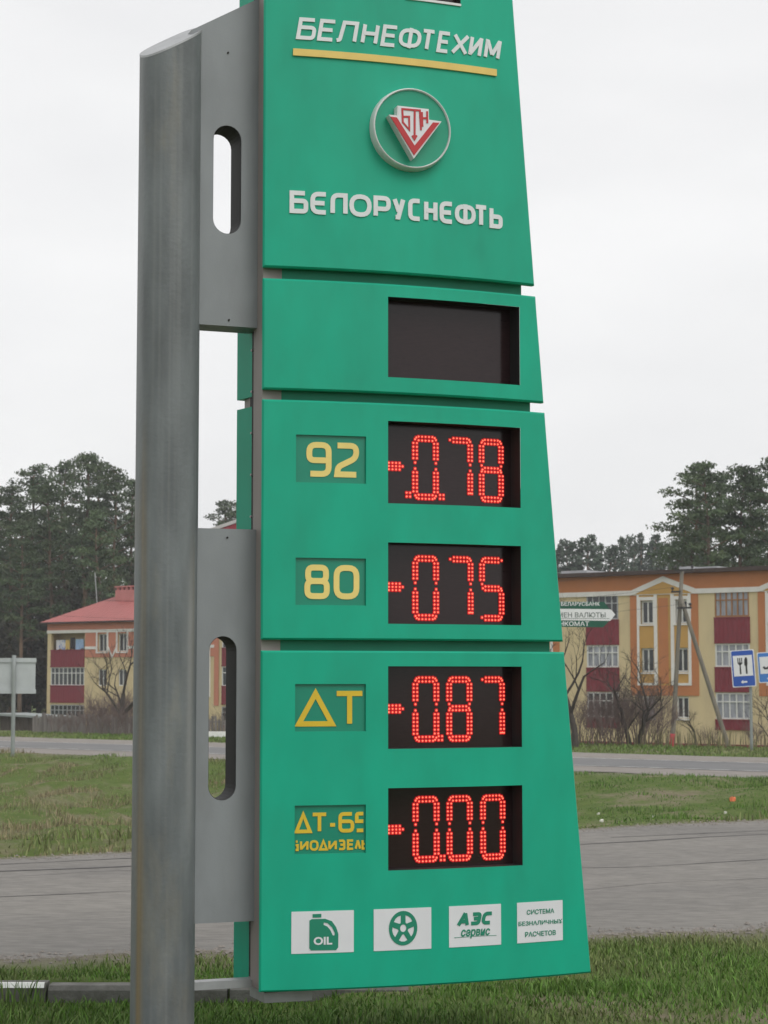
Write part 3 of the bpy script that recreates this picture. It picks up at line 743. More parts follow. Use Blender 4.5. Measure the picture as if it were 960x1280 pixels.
# ---- service plates along the bottom
def text_mesh(body, m, f, x0, x1, z0, z1, off, shear=0.0, bold=.0, name='text', parent=None, keep=False):
    c = bpy.data.curves.new('t', 'FONT'); c.body = body; c.offset = bold; c.shear = shear; c.resolution_u = 3
    o = bpy.data.objects.new('t', c); COL.objects.link(o)
    dg = bpy.context.evaluated_depsgraph_get(); ev = o.evaluated_get(dg); me0 = ev.to_mesh()
    V = [v.co.copy() for v in me0.vertices]; Fc = [tuple(p.vertices) for p in me0.polygons]; ev.to_mesh_clear()
    bpy.data.objects.remove(o); bpy.data.curves.remove(c)
    xa, xb = min(v.x for v in V), max(v.x for v in V); ya, yb = min(v.y for v in V), max(v.y for v in V)
    mb = MB(); mb.add([f(x0 + (v.x - xa) / (xb - xa) * (x1 - x0), z0 + (v.y - ya) / (yb - ya) * (z1 - z0), off) for v in V], Fc)
    return mb.build(name, m, parent, fix=False)
IC = [(.139, .417), (.508, .777), (.863, 1.122), (1.206, 1.452)]
IZ = (.456, .637)
pls = []
for a, b_ in IC:
    mb = MB(); n = 5
    for i in range(n):
        mb.box(S, a + (b_ - a) * i / n, a + (b_ - a) * (i + 1) / n, *IZ, -.004, .0025)
    pls.append(mb.build('service_plate', M['white_plate'], sign))
I1 = lambda zx, zy: SP(350 + zx / 4.8, 1110 + zy / 4.8)
def flat(name, loops, parent, m='print_green', c0=.001, c1=.0045, f=S):
    mb = MB(); mb.prism(loops, f, c0, c1); return mb.build(name, M[m], parent)
can = [(176, 195), (190, 186), (270, 184), (310, 198), (336, 235), (349, 275), (348, 355), (335, 372), (185, 374), (175, 362)]
hole = [(262, 206), (285, 210), (312, 236), (328, 270), (326, 284), (316, 284), (300, 250), (282, 230), (260, 220)]
flat('oil_can_print', [[I1(*p) for p in can], [I1(*p) for p in hole]], pls[0])
flat('oil_can_cap_print', [[I1(*p) for p in ((195, 156), (247, 154), (247, 176), (195, 177))]], pls[0])
a, b_ = I1(200, 342), I1(312, 290); text_mesh('OIL', M['white_plate'], S, a[0], b_[0], a[1], b_[1], .0058, bold=.035, name='oil_text', parent=pls[0])
wc = (.5 * (I1(652, 240)[0] + I1(822, 240)[0]), .5 * (I1(736, 137)[1] + I1(736, 344)[1])); wr = .5 * (I1(736, 137)[1] - I1(736, 344)[1])
wa = .5 * (I1(822, 240)[0] - I1(652, 240)[0])
el = lambda k, n=40: [(wc[0] + wa * k * math.cos(2 * math.pi * i / n), wc[1] + wr * k * math.sin(2 * math.pi * i / n)) for i in range(n)]
wholes = []
for k in range(5):
    a0 = R(90 + 36 + 72 * k); h = []
    for da, rr in ((-24, .76), (-8, .78), (8, .78), (24, .76), (10, .38), (0, .34), (-10, .38)):
        h.append((wc[0] + wa * rr * math.cos(a0 + R(da)), wc[1] + wr * rr * math.sin(a0 + R(da))))
    wholes.append(h)
flat('wheel_print', [el(1), el(.22, 20)] + wholes, pls[1])
I2 = lambda zx, zy: SP(540 + zx / 4.8, 1110 + zy / 4.8)
def tx(body, x0, x1, yt, yb, par, bold=.02, shear=0.0, name='text'):
    a, b_ = I2(x0, yb), I2(x1, yt); text_mesh(body, M['print_green'], S, a[0], b_[0], a[1], b_[1], .0045, shear=shear, bold=bold, name=name, parent=par)
def sline(body, x0, x1, yt, yb, par, wd, shear=0.0, gap=.16):
    a, b_ = I2(x0, yb), I2(x1, yt); n = len(body); wid = [1.25 if c in 'МЫ' else 1.0 for c in body]; tot = sum(wid) + gap * (n - 1); k = (b_[0] - a[0]) / tot; x = a[0]
    for c, w1 in zip(body, wid):
        letter(c, x, x + w1 * k, a[1], b_[1], wd, M['print_green'], par, .001, .0045, shear, 'print'); x += (w1 + gap) * k
sline('АЗС', 150, 352, 140, 228, pls[2], .0165, .25, .10); tx('сервис', 172, 346, 240, 305, pls[2], .03, .2)
a, b_ = I2(133, 296), I2(384, 284); flat('print_line', [[(a[0], a[1]), (b_[0], a[1]), (b_[0], b_[1]), (a[0], b_[1])]], pls[2])
tx('СИСТЕМА', 566, 730, 120, 160, pls[3], .022); tx('БЕЗНАЛИЧНЫХ', 516, 779, 184, 228, pls[3], .022); tx('РАСЧЕТОВ', 556, 740, 250, 294, pls[3], .022)

# ------------------------------------------------------------------ facades
class Facade:
    """vertical plane through (X, Y) running along the far road; a = metres along it, z = height, c = out of the wall"""
    def __init__(s, X, Y): s.X, s.Y = X, Y
    def __call__(s, a, z, c=0.0): return Vector((s.X + UX * a - QX * c, s.Y + UY * a - QY * c, z))
    def px(s, x, y, c=0.0):
        d = ray(x, y); X, Y = s.X - QX * c, s.Y - QY * c
        k = (X * QX + Y * QY) / (d.x * QX + d.y * QY); p = d * k
        return ((p.x - X) * UX + (p.y - Y) * UY, EYE + p.z)
def wall(f, a0, a1, z0, z1, holes, depth, m, parent, name='wall', c=0.0):
    ab = sorted({a0, a1} | {v for h in holes for v in h[:2] if a0 < v < a1}); zb = sorted({z0, z1} | {v for h in holes for v in h[2:] if z0 < v < z1})
    mb = MB()
    for i in range(len(ab) - 1):
        for j in range(len(zb) - 1):
            am, zm = (ab[i] + ab[i + 1]) / 2, (zb[j] + zb[j + 1]) / 2
            if not any(h[0] < am < h[1] and h[2] < zm < h[3] for h in holes):
                mb.quad(f(ab[i], zb[j], c), f(ab[i + 1], zb[j], c), f(ab[i + 1], zb[j + 1], c), f(ab[i], zb[j + 1], c))
    for h0, h1, h2, h3 in holes:
        for p, q_ in (((h0, h2), (h1, h2)), ((h1, h2), (h1, h3)), ((h1, h3), (h0, h3)), ((h0, h3), (h0, h2))):
            mb.quad(f(*p, c), f(*q_, c), f(*q_, c - depth), f(*p, c - depth))
    return mb.build(name, m, parent, fix=False)
def window(f, a0, a1, z0, z1, parent, nx=2, trans=None, frame='winframe', pane='pane', c=-.12, fw=.09):
    mb = MB(); D = .06
    def bar(p0, p1, q0, q1, k=0): mb.box(f, p0, p1, q0, q1, c - D, c + k * .004)
    bar(a0, a0 + fw, z0, z1); bar(a1 - fw, a1, z0, z1); bar(a0 + fw, a1 - fw, z0, z0 + fw); bar(a0 + fw, a1 - fw, z1 - fw, z1)
    for i in range(1, nx):
        m_ = a0 + (a1 - a0) * i / nx; bar(m_ - fw * .45, m_ + fw * .45, z0 + fw, z1 - fw, 1)
    if trans:
        t = z0 + (z1 - z0) * trans; bar(a0 + fw, a1 - fw, t - fw * .4, t + fw * .4, 2)
    o = mb.build('window', M[frame], parent)
    g = MB(); g.quad(f(a0 + .02, z0 + .02, c - .05), f(a1 - .02, z0 + .02, c - .05), f(a1 - .02, z1 - .02, c - .05), f(a0 + .02, z1 - .02, c - .05))
    g.build('pane', M[pane], o, fix=False)
    return o
def slab(f, a0, a1, z0, z1, c0, c1, name, m, parent):
    mb = MB(); mb.box(f, a0, a1, z0, z1, c0, c1); return mb.build(name, M[m], parent)
def corrugated(f, a0, a1, z0, z1, c, name, m, parent, pitch=.14):
    mb = MB(); n = max(4, int((a1 - a0) / pitch)) ; n += n % 2
    xs = [a0 + (a1 - a0) * i / n for i in range(n + 1)]; cs = [c + (.025 if i % 2 else 0) for i in range(n + 1)]
    for i in range(n): mb.quad(f(xs[i], z0, cs[i]), f(xs[i + 1], z0, cs[i + 1]), f(xs[i + 1], z1, cs[i + 1]), f(xs[i], z1, cs[i]))
    mb.box(f, a0, a1, z1 - .03, z1 + .03, c - .06, c + .045); mb.box(f, a0, a1, z0 - .03, z0 + .03, c - .06, c + .045)
    mb.quad(f(a0, z0, c), f(a0, z1, c), f(a0, z1, c - .5), f(a0, z0, c - .5)); mb.quad(f(a1, z0, c), f(a1, z1, c), f(a1, z1, c - .5), f(a1, z0, c - .5))
    return mb.build(name, M[m], parent, fix=False)

# ---- the long yellow and orange apartment block
fr = Facade(19.66, 113.0)
rb = empty('apartment_block', fr(0, -2.6)); tag(rb, 'long yellow apartment block with orange bands, white trim and dark red balconies', 'building')
ax = lambda x, y=830: fr.px(x, y)[0]
zz = lambda y, x=915: fr.px(x, y)[1]
A_L, A_R = ax(560), ax(937.5) + 14.0
zEave, zFr, zWh = zz(714.5), zz(731), zz(737.5)
rows3 = [(zz(771), zz(739)), (zz(833.5), zz(804.5)), (zz(899), zz(866))]       # loggia glazing: (bottom, top)
pans = [(zz(803.5), zz(772)), (zz(864.5), zz(834.5)), (zz(912), zz(900))]
logg = [(ax(734), ax(773.5)), (ax(894.5), ax(937.5))]
logg.append((logg[1][1] + 9.3, logg[1][1] + 11.9)); logg.insert(0, (logg[0][0] - 11.5, logg[0][0] - 9.0))
winT, winM = (zz(778), zz(748)), (zz(840), zz(809)); winB = (zz(899), zz(871))
ris = [(ax(797.5), ax(865.0))]; wrs = ris[0][1] - ris[0][0]
ris.append((ax(958.5), ax(958.5) + wrs)); ris.insert(0, (logg[1][0] - 1.2 - wrs - 1.2, logg[1][0] - 2.4))
holes = []
for a0, a1 in logg:
    for (g0, g1) in rows3: holes.append((a0, a1, g0, g1))
wins = []
for r0, r1 in ris:
    k = wrs / 67.5
    for w0, w1 in ((4.5, 20.5), (47.5, 63)):
        for zr in (winT, winM, winB): wins.append((r0 + w0 * k, r0 + w1 * k, *zr))
holes += wins
wall(fr, A_L, A_R, -2.7, zWh, holes, .30, M['ystucco'], rb)
# frieze, eave, roof
wall(fr, A_L, A_R, zWh, zEave, [], 0, M['ostucco'], rb, 'frieze', .05)
slab(fr, A_L, A_R, zWh - .14, zWh + .14, -.1, .10, 'white_band', 'wstucco', rb)
ob = empty('body', fr(0, -2.7)); ob.parent = rb; ob.matrix_parent_inverse = rb.matrix_basis.inverted()
mb = MB(); mb.box(fr, A_L, A_R, -2.7, zEave, -12, -1.3); mb.build('rear_body', M['ystucco'], ob)
for a in (A_L, A_R):
    mb = MB(); mb.quad(fr(a, -2.7, 0), fr(a, zEave, 0), fr(a, zEave, -1.3), fr(a, -2.7, -1.3)); mb.build('end_wall', M['ystucco'], ob, fix=False)
roof = slab(fr, A_L - .3, A_R + .3, zEave + .002, zEave + .22, -12.4, .55, 'roof', 'roofdark', rb)
for x0, x1, h in ((690, 722, .42), (838, 852, .40), (858, 886, .30), (922, 950, .18)):
    slab(fr, ax(x0, 720), ax(x1, 720), zEave + .22, zEave + .22 + h * .6, -3.0, -1.0, 'roof_hatch', 'roofgrey' if x0 != 922 else 'roofdark', roof)
slab(fr, A_L, A_R, -2.75, -2.05, -.05, .06, 'plinth', 'redpanel', rb)
rng = random.Random(3)
for n_, (a0, a1) in enumerate(logg):
    for r_, (g0, g1) in enumerate(rows3):
        kind = [['wingrey', 'winframe', 'winframe'], ['wingrey', 'winframe', 'winframe'], ['winwood', 'winframe', 'winframe'], ['winframe'] * 3][n_][r_]
        window(fr, a0, a1, g0, g1, rb, 6 if kind == 'winwood' else 5, .66, kind, 'panecurt' if (n_ + r_) % 2 == 0 or n_ == 2 else 'pane', c=.02, fw=.085)
    for p0, p1 in pans:
        corrugated(fr, a0 - .04, a1 + .04, p0, p1, .06, 'balcony_panel', 'redpanel', rb)
for i, wn in enumerate(wins):
    window(fr, *wn, rb, 2, None, 'winframe', 'pane' if i % 4 else 'panecurt', c=-.10, fw=.10)
    slab(fr, wn[0] - .08, wn[1] + .08, wn[2] - .10, wn[2] - .02, -.05, .10, 'sill', 'wstucco', rb)
for r0, r1 in ris:
    k = wrs / 67.5; zt, zb_ = zWh - .14, zz(857)
    oz = zz(870)
    # orange margin, ochre field between, white strips
    hs = [w_ for w_ in wins if r0 < w_[0] < r1 and w_[2] > zb_]
    wall(fr, r0, r1, zb_, zt, hs, .14, M['ochre'], rb, 'ochre_field', .04)
    for o0, o1 in ((-9 * k, 0), (wrs, wrs + 8.5 * k)): slab(fr, r0 + o0, r0 + o1, oz, zt, -.02, .05, 'orange_strip', 'ostucco', rb)
    slab(fr, r0, r1, oz, zb_ - .0, -.02, .05, 'orange_strip', 'ostucco', rb)
    slab(fr, r0 + 27 * k, r0 + 39 * k, zb_ + .1, zt - .2, .0, .055, 'orange_strip', 'ostucco', rb)
    for o0, o1 in ((0, 2.6), (21.5, 25.5), (42.5, 46.5), (64, 67.5)):
        slab(fr, r0 + o0 * k, r0 + o1 * k, zb_, zt + .1, -.02, .085, 'white_strip', 'wstucco', rb)
    for o0, o1 in ((2.6, 21.5), (46.5, 64)):
        slab(fr, r0 + o0 * k, r0 + o1 * k, zb_, zb_ + .14, -.02, .082, 'white_strip', 'wstucco', rb)
        slab(fr, r0 + o0 * k, r0 + o1 * k, winT[1] + .02, winT[1] + .22, -.02, .082, 'white_strip', 'wstucco', rb)
        for s0_, s1_ in ((o0, o0 + 1.9), (o1 - 1.2, o1)):
            slab(fr, r0 + s0_ * k, r0 + s1_ * k, winT[0] - .05, winT[1] + .02, -.02, .078, 'white_strip', 'wstucco', rb)
    # gable
    am = (r0 + r1) / 2; zp = zEave - .12
    mb = MB(); mb.prism([[(r0 - .1, zWh - .1), (r1 + .1, zWh - .1), (am, zp - .2)]], fr, .02, .115); mb.build('gable', M['ochre'], rb)
    for sx in (r0 - .3, r1 + .3):
        mb = MB(); q = [(sx, zWh - .14), (sx, zWh + .16), (am, zp), (am, zp - .32)]
        mb.prism([q], fr, .05, .135 + (.003 if sx > am else 0)); mb.build('gable_trim', M['wstucco'], rb)

# ---- the pink and yellow house with the red roof
fl = Facade(*at(85, 848, 156).xy)
lh = empty('apartment_house', fl(0, -2.9)); tag(lh, 'three-storey salmon and yellow house with red hipped roof and open laundry balcony', 'building')
bx_ = lambda x, y=840: fl.px(x, y)[0]
bz = lambda y, x=85: fl.px(x, y)[1]
B_L, B_R = bx_(59), bx_(330)
zE = bz(778); zW = bz(789.5)
lg3 = [(bz(813), bz(791.5)), (bz(857), bz(834)), (bz(902), bz(881))]
lgx = [(bx_(63.5), bx_(105.5)), (bx_(277.5), bx_(277.5) + bx_(105.5) - bx_(63.5))]
lpan = [(bz(833.5), bz(812.5)), (bz(878), bz(857)), (bz(921), bz(903))]
hw = []
for x0, x1 in ((122.5, 133.5), (147.5, 158.5), (205, 215), (240, 250)):
    for y0, y1 in ((815, 793), (857, 837), (903, 884)): hw.append((bx_(x0), bx_(x1), bz(y0), bz(y1)))
holes = [(a0, a1, g0, g1) for a0, a1 in lgx for g0, g1 in lg3] + hw
wall(fl, B_L, B_R, -3.2, zE, holes, .25, M['ystucco'], lh)
aP0, aP1, zP0, zP1 = bx_(106.5), bx_(268), bz(822), zW
wall(fl, aP0, aP1, zP0, zP1, [h for h in hw if h[2] > zP0 and h[1] < aP1], .05, M['pstucco'], lh, 'salmon_field', .05)
wall(fl, bx_(268), bx_(274), bz(880), zW, [], .05, M['pstucco'], lh, 'salmon_field', .05)
wall(fl, B_L, B_R, zW, zE, [], 0, M['pstucco'], lh, 'frieze', .05)
slab(fl, B_L, B_R, zW - .12, zW + .12, -.05, .09, 'white_band', 'wstucco', lh)
for x0, x1 in ((106.5, 121.5), (159.5, 204), (251, 268)): slab(fl, bx_(x0), bx_(x1), bz(812), bz(808.5), 0, .09, 'white_band', 'wstucco', lh)
for x0, x1 in ((122.5, 133.5), (147.5, 158.5), (205, 215), (240, 250)):
    for xx in (x0 - 2.0, x1 + .4): slab(fl, bx_(xx), bx_(xx + 1.7), bz(815.5), zW - .12, 0, .095, 'window_trim', 'wstucco', lh)
    slab(fl, bx_(x0 - 2), bx_(x1 + 2), bz(817), bz(815.5), 0, .12, 'sill', 'wstucco', lh)
slab(fl, bx_(261.5), bx_(263.2), bz(870), bz(802), 0, .10, 'white_strip', 'wstucco', lh)
mb = MB(); pts = [(135.5, 787), (135.5, 808), (141, 821), (147, 808), (147, 787)]
stroke(mb, [fl.px(*p) for p in pts], False, .13, fl, .04, .10); mb.build('white_ornament', M['wstucco'], lh)
for i, wn in enumerate(hw): window(fl, *wn, lh, 2, None, 'winframe', 'pane', c=-.1, fw=.07)
for n_, (a0, a1) in enumerate(lgx):
    for r_ in (1, 2): window(fl, a0, a1, *lg3[r_], lh, 8, .68, 'winframe' if r_ == 1 else 'wingrey', 'pane', c=.0, fw=.075)
    if n_: window(fl, a0, a1, *lg3[0], lh, 8, .68, 'winframe', 'pane', c=.0, fw=.075)
    for p0, p1 in lpan: corrugated(fl, a0, a1, p0, p1, .05, 'balcony_panel', 'redpanel', lh)
mb = MB(); mb.box(fl, B_L, B_R, -3.2, zE, -11.5, -1.2); mb.build('rear_body', M['ystucco'], lh)
mb = MB(); mb.quad(fl(B_L, -3.2, 0), fl(B_L, zE, 0), fl(B_L, zE, -1.2), fl(B_L, -3.2, -1.2)); mb.quad(fl(B_R, -3.2, 0), fl(B_R, zE, 0), fl(B_R, zE, -1.2), fl(B_R, -3.2, -1.2)); mb.build('end_wall', M['ystucco'], lh, fix=False)
rh = bz(735, 150) - zE + .9
mb = MB(); ov = .45; c0_, c1_ = ov, -11.5 - ov; cm = (c0_ + c1_) / 2; hipL = B_L + 7.2; hipR = B_R - 6
vs = [fl(B_L - ov, zE + .03, c0_), fl(B_R + ov, zE + .03, c0_), fl(B_R + ov, zE + .03, c1_), fl(B_L - ov, zE + .03, c1_), fl(hipL, zE + rh, cm), fl(hipR, zE + rh, cm)]
mb.add(vs, [(0, 1, 5, 4), (2, 3, 4, 5), (3, 0, 4), (1, 2, 5), (0, 3, 2, 1)]); rf = mb.build('roof', M['redroof'], lh)
a_ = B_L - ov
ns = 60
mb = MB()
for i in range(1, ns):                                   # standing seams of the front slope
    aa = B_L - ov + (B_R - B_L + 2 * ov) * i / ns
    tmax = min(1, (aa - (B_L - ov)) / (hipL - B_L + ov), (B_R + ov - aa) / (B_R + ov - hipR))
    p0, p1 = fl(aa, zE + .04, c0_), fl(aa, zE + .04 + (rh - .03) * tmax, c0_ + (cm - c0_) * tmax)
    mb.tube([p0, p1], .028, 4)
mb.build('roof_seams', M['redroof'], rf)['kind'] = 'stuff'
slab(fl, B_L - ov, B_R + ov, zE - .10, zE + .035, ov - .02, ov + .03, 'eave_board', 'roofdark', rf)
a0c, ztc = fl.px(146.5, 738, -2.8); a1c = fl.px(176, 738, -2.8)[0]
ch_ = slab(fl, a0c, a1c, zE + .6, ztc, -3.6, -2.6, 'chimney', 'chimney', rf)
mb = MB(); pt = fl.px(122, 752, -3.0); mb.tube([fl(pt[0], pt[1] - .6, -3), fl(pt[0] - .35, pt[1] + 2.3, -3)], .035, 5); mb.build('antenna', M['steel'], lh)
mb = MB()
for i in range(5): mb.box(fl, a0c + .1 + i * (a1c - a0c - .2) / 5, a0c + .1 + (i + .55) * (a1c - a0c - .2) / 5, ztc, ztc + .22, -3.55, -2.65)
mb.box(fl, a0c - .06, a1c + .06, ztc + .22, ztc + .32, -3.65, -2.55); mb.build('chimney_cap', M['chimney'], lh)
# laundry on the open balcony
def cloth(name, x0, x1, y0, y1, m, label):
    a0, z1 = fl.px(x0, y0, -.3); a1, z0 = fl.px(x1, y1, -.3); mb = MB(); n = 8
    for i in range(n):
        t0, t1 = i / n, (i + 1) / n; g = lambda t: -.3 + .05 * math.sin(t * 9 + x0); b0 = lambda t: z0 + .12 * math.sin(t * 5 + x1)
        p, q_ = a0 + (a1 - a0) * t0, a0 + (a1 - a0) * t1
        mb.add([fl(p, b0(t0), g(t0)), fl(q_, b0(t1), g(t1)), fl(q_, z1, g(t1)), fl(p, z1, g(t0)), fl(p, b0(t0), g(t0) - .02), fl(q_, b0(t1), g(t1) - .02), fl(q_, z1, g(t1) - .02), fl(p, z1, g(t0) - .02)],
               [(0, 1, 2, 3), (7, 6, 5, 4), (0, 4, 5, 1), (3, 2, 6, 7)] + ([(0, 3, 7, 4)] if i == 0 else []) + ([(1, 5, 6, 2)] if i == n - 1 else []))
    tag(mb.build(name, M[m], fix=False), label, 'laundry', 'laundry on the balcony')
cloth('hanging_shirt', 71, 81, 800, 812.2, 'cloth_white', 'white and blue shirt drying on the open top balcony')
cloth('hanging_towel', 82, 87, 800, 812.2, 'cloth_yellow', 'yellow cloth drying on the open top balcony')
cloth('hanging_trousers', 88, 94, 797, 812.2, 'cloth_dark', 'dark trousers drying on the open top balcony')
cloth('hanging_towel', 95, 104.5, 799, 812.2, 'cloth_blue', 'light blue towel drying on the open top balcony')

# ---- the tall house behind, of which the red verge shows beside the pole
fb_ = Facade(*at(275, 800, 205).xy)
th = empty('tall_house', fb_(0, -2.6)); tag(th, 'tall building far behind with red roof edge and white verge beside the pole', 'building')
a0, zt_ = fb_.px(262, 661); a1, zt2 = fb_.px(345, 640)
slab(fb_, a0, a1 + 4, -2.8, zt_ - 2.4, -10, 0, 'wall', 'ystucco', th)
mb = MB(); mb.prism([[(a0 - .3, zt_ - 2.4), (a1 + 4, zt_ - 2.4), (a1 + 4, zt2 + 1.0), (a0 - .3, zt_ - .5)]], fb_, -9.5, .3); mb.build('roof', M['redpaint'], th)
mb = MB(); mb.prism([[(a0 - .3, zt_ - .5), (a1 + 4, zt2 + 1.0), (a1 + 4, zt2 + 1.35), (a0 - .3, zt_ - .15)]], fb_, -9.6, .4); mb.build('verge', M['wstucco'], th)

# ------------------------------------------------------------------ vegetation
def pine(name, h, seed, crown=.5, spread=2.6, ncl=26, per=120, size=.34, flat=.40, mt='needle', cone=0):
    r = random.Random(seed); g = np.random.default_rng(seed)
    root = empty(name, (0, 0, 0)); mb = MB()
    bend = [(r.uniform(-.5, .5) * (i / 6) ** 1.5, r.uniform(-.5, .5) * (i / 6) ** 1.5, h * .97 * i / 6) for i in range(7)]
    mb.tube(bend, [.27 * (1 - .75 * i / 6) for i in range(7)], 7)
    cl = []
    for i in range(ncl):
        t = (i + r.random()) / ncl; zz_ = h * (1 - crown) + h * crown * (t ** .9)
        rad = spread * (math.sin(math.pi * min(1, .22 + .72 * t)) ** .8) * r.uniform(.35, 1.05)
        if cone: rad = spread * (1.08 - t) * r.uniform(.45, 1.0)
        an = i * 2.4 + r.uniform(-.5, .5); k = min(5.99, zz_ / h * 6); j = int(k); fr_ = k - j
        bx0 = [bend[j][q] * (1 - fr_) + bend[min(6, j + 1)][q] * fr_ for q in range(2)]
        c = (bx0[0] + rad * math.cos(an), bx0[1] + rad * math.sin(an), zz_ + rad * .18)
        cl.append((c, r.uniform(.75, 1.35) * (1.15 - .75 * t if cone else 1)))
        mb.tube([(bx0[0], bx0[1], zz_ - rad * .25), (bx0[0] + rad * .5 * math.cos(an), bx0[1] + rad * .5 * math.sin(an), zz_ - rad * .02), c], [.07, .045, .02], 4)
        if rad > 1.4 and not cone:
            c2 = (bx0[0] + rad * .5 * math.cos(an + .4), bx0[1] + rad * .5 * math.sin(an + .4), zz_ + .3); cl.append((c2, r.uniform(.6, 1.0)))
    for i in range(5):                                   # dead lower stubs
        zz_ = h * (1 - crown) * r.uniform(.55, 1.0); an = r.uniform(0, 6.28); L = r.uniform(.6, 1.7)
        mb.tube([(0, 0, zz_), (L * math.cos(an), L * math.sin(an), zz_ + L * .15)], [.035, .012], 4)
    cl.append(((bend[6][0], bend[6][1], h * .985), .45 if cone else 1.0)); cl.append(((bend[6][0] + (.0 if cone else .4), bend[6][1], h * .94), .6 if cone else 1.1))
    mb.build('trunk', M['trunk'], root, smooth=True, fix=False)
    Cn = []
    for (c, rr) in cl:
        n = int(per * rr); d = g.normal(size=(n, 3)); d /= np.linalg.norm(d, axis=1)[:, None]; d *= (g.random((n, 1)) ** .45) * rr
        d[:, 2] *= flat; Cn.append(d + np.array(c))
    C = np.concatenate(Cn); n = len(C)
    a = g.normal(size=(n, 3)); a /= np.linalg.norm(a, axis=1)[:, None]; b_ = g.normal(size=(n, 3)); b_ -= (b_ * a).sum(1)[:, None] * a; b_ /= np.linalg.norm(b_, axis=1)[:, None]
    sz = size * g.uniform(.5, 1.1, (n, 1))
    V = np.stack([C - a * sz * .5, C + a * sz * .5 + b_ * sz * .12, C + b_ * sz * .62], 1).reshape(-1, 3)
    me = bpy.data.meshes.new('crown'); me.vertices.add(3 * n); me.vertices.foreach_set('co', V.astype('f').ravel())
    me.loops.add(3 * n); me.loops.foreach_set('vertex_index', np.arange(3 * n, dtype='i')); me.polygons.add(n)
    me.polygons.foreach_set('loop_start', np.arange(0, 3 * n, 3, dtype='i')); me.polygons.foreach_set('loop_total', np.full(n, 3, 'i'))
    me.update(); me.validate(); me.materials.append(M[mt]); link('crown', me, root)
    root['h'] = h
    return root
PROTO = [pine('pine_tree', 22, 1, .50, 2.4, 28), pine('pine_tree', 22, 2, .58, 2.6, 31), pine('pine_tree', 22, 3, .44, 2.5, 24), pine('pine_tree', 22, 4, .54, 2.2, 28), pine('pine_tree', 22, 5, .66, 2.8, 34)]
FARP = [pine('far_pine', 20, 6, .75, 2.0, 34, 40, .55, .5, 'needle_far', 1), pine('far_pine', 20, 7, .68, 1.8, 32, 40, .55, .5, 'needle_far', 1), pine('far_pine', 20, 8, .5, 2.4, 22, 50, .55, .5, 'needle_far')]
used = set()
def plant_tree(protos, k, x, ytop, Y, label, group, rz=0, wide=1.0, yb=None):
    p = at(x, 848, Y); zt = at(x, ytop, Y).z; base = gzf(p.x, Y) - .15
    src = protos[k % len(protos)]
    if src.name in used: o = copy_thing(src)
    else: o = src; used.add(src.name)
    s = (zt - base) / src['h']
    put(o, (p.x, Y, base), rz, (s * wide, s * wide, s)); tag(o, label, 'tree', group)
    return o
rt = random.Random(21)
L1, G1 = 'tall pine in the wood behind the red-roofed house', 'pines behind the red-roofed house'
for i, (x, y, Y) in enumerate([(-8, 640, 200), (12, 608, 186), (36, 584, 190), (62, 604, 178), (78, 578, 188), (104, 568, 182), (122, 578, 196), (142, 588, 180), (160, 600, 190), (182, 604, 195), (205, 640, 200),
                               (25, 650, 172), (122, 640, 174), (88, 655, 200), (60, 650, 210), (100, 640, 212), (30, 640, 214), (48, 665, 206), (145, 650, 206), (5, 690, 210), (-25, 620, 190)]):
    plant_tree(PROTO, i, x, y, Y, L1, G1, rt.uniform(0, 6.28), rt.uniform(.9, 1.15))
for i, (x, y, Y) in enumerate([(281, 626, 215), (300, 634, 225)]): plant_tree(PROTO, i + 1, x, y, Y, 'pine whose top shows between the grey pole and the green panels', 'pines beside the pole', i * 2.0)
L2, G2 = 'big pine rising over the flat roof of the yellow block', 'pines behind the yellow block'
for i, (x, y, Y) in enumerate([(868, 584, 150), (890, 577, 146), (908, 592, 158), (926, 583, 148), (944, 594, 160), (966, 574, 147), (990, 585, 150), (858, 650, 170), (880, 645, 176), (938, 650, 172)]):
    plant_tree(PROTO, i + 2, x, y, Y, L2, G2, rt.uniform(0, 6.28), rt.uniform(.9, 1.1))
L3, G3 = 'distant pine in the row over the far roof', 'distant pines in a row'
for i in range(34):
    x = 640 + i * 8.6 + rt.uniform(-3, 3); y = 692 - 14 * math.sin((x - 690) / 150 * 3.1) * (x > 690) + rt.uniform(-9, 10) - (12 if x > 800 else 0)
    plant_tree(FARP, i, x, y, rt.uniform(255, 300), L3, G3, rt.uniform(0, 6.28), rt.uniform(.8, 1.2))
# dark brush under the trees
def leaf_mass(name, pts, n, size, m, seed, label=None):
    g = np.random.default_rng(seed); k = g.integers(0, len(pts), n); P = np.array([p[0] for p in pts])[k]; S_ = np.array([p[1] for p in pts])[k]
    d = g.normal(size=(n, 3)); d /= np.linalg.norm(d, axis=1)[:, None]; C = P + d * S_ * (g.random((n, 1)) ** .4)
    a = g.normal(size=(n, 3)); a /= np.linalg.norm(a, axis=1)[:, None]; b_ = g.normal(size=(n, 3)); sz = size * g.uniform(.5, 1.2, (n, 1))
    b_ /= np.linalg.norm(b_, axis=1)[:, None]
    V = np.stack([C - a * sz * .5, C + a * sz * .5, C + b_ * sz * .7], 1).reshape(-1, 3)
    me = bpy.data.meshes.new(name); me.from_pydata(V.tolist(), [], [(3 * i, 3 * i + 1, 3 * i + 2) for i in range(n)]); me.materials.append(m)
    o = link(name, me); tag(o, label, kind='stuff'); return o
pts = []
for i in range(230):
    x = rt.uniform(-50, 200) if i % 4 else rt.uniform(200, 340); Y = rt.uniform(182, 225); p = at(x, 848, Y); h = rt.uniform(5, 11.5)
    pts.append(((p.x, Y, gzf(p.x, Y) + h * rt.uniform(.4, 1.25)), (rt.uniform(1.4, 2.4), 1.6, h * .45)))
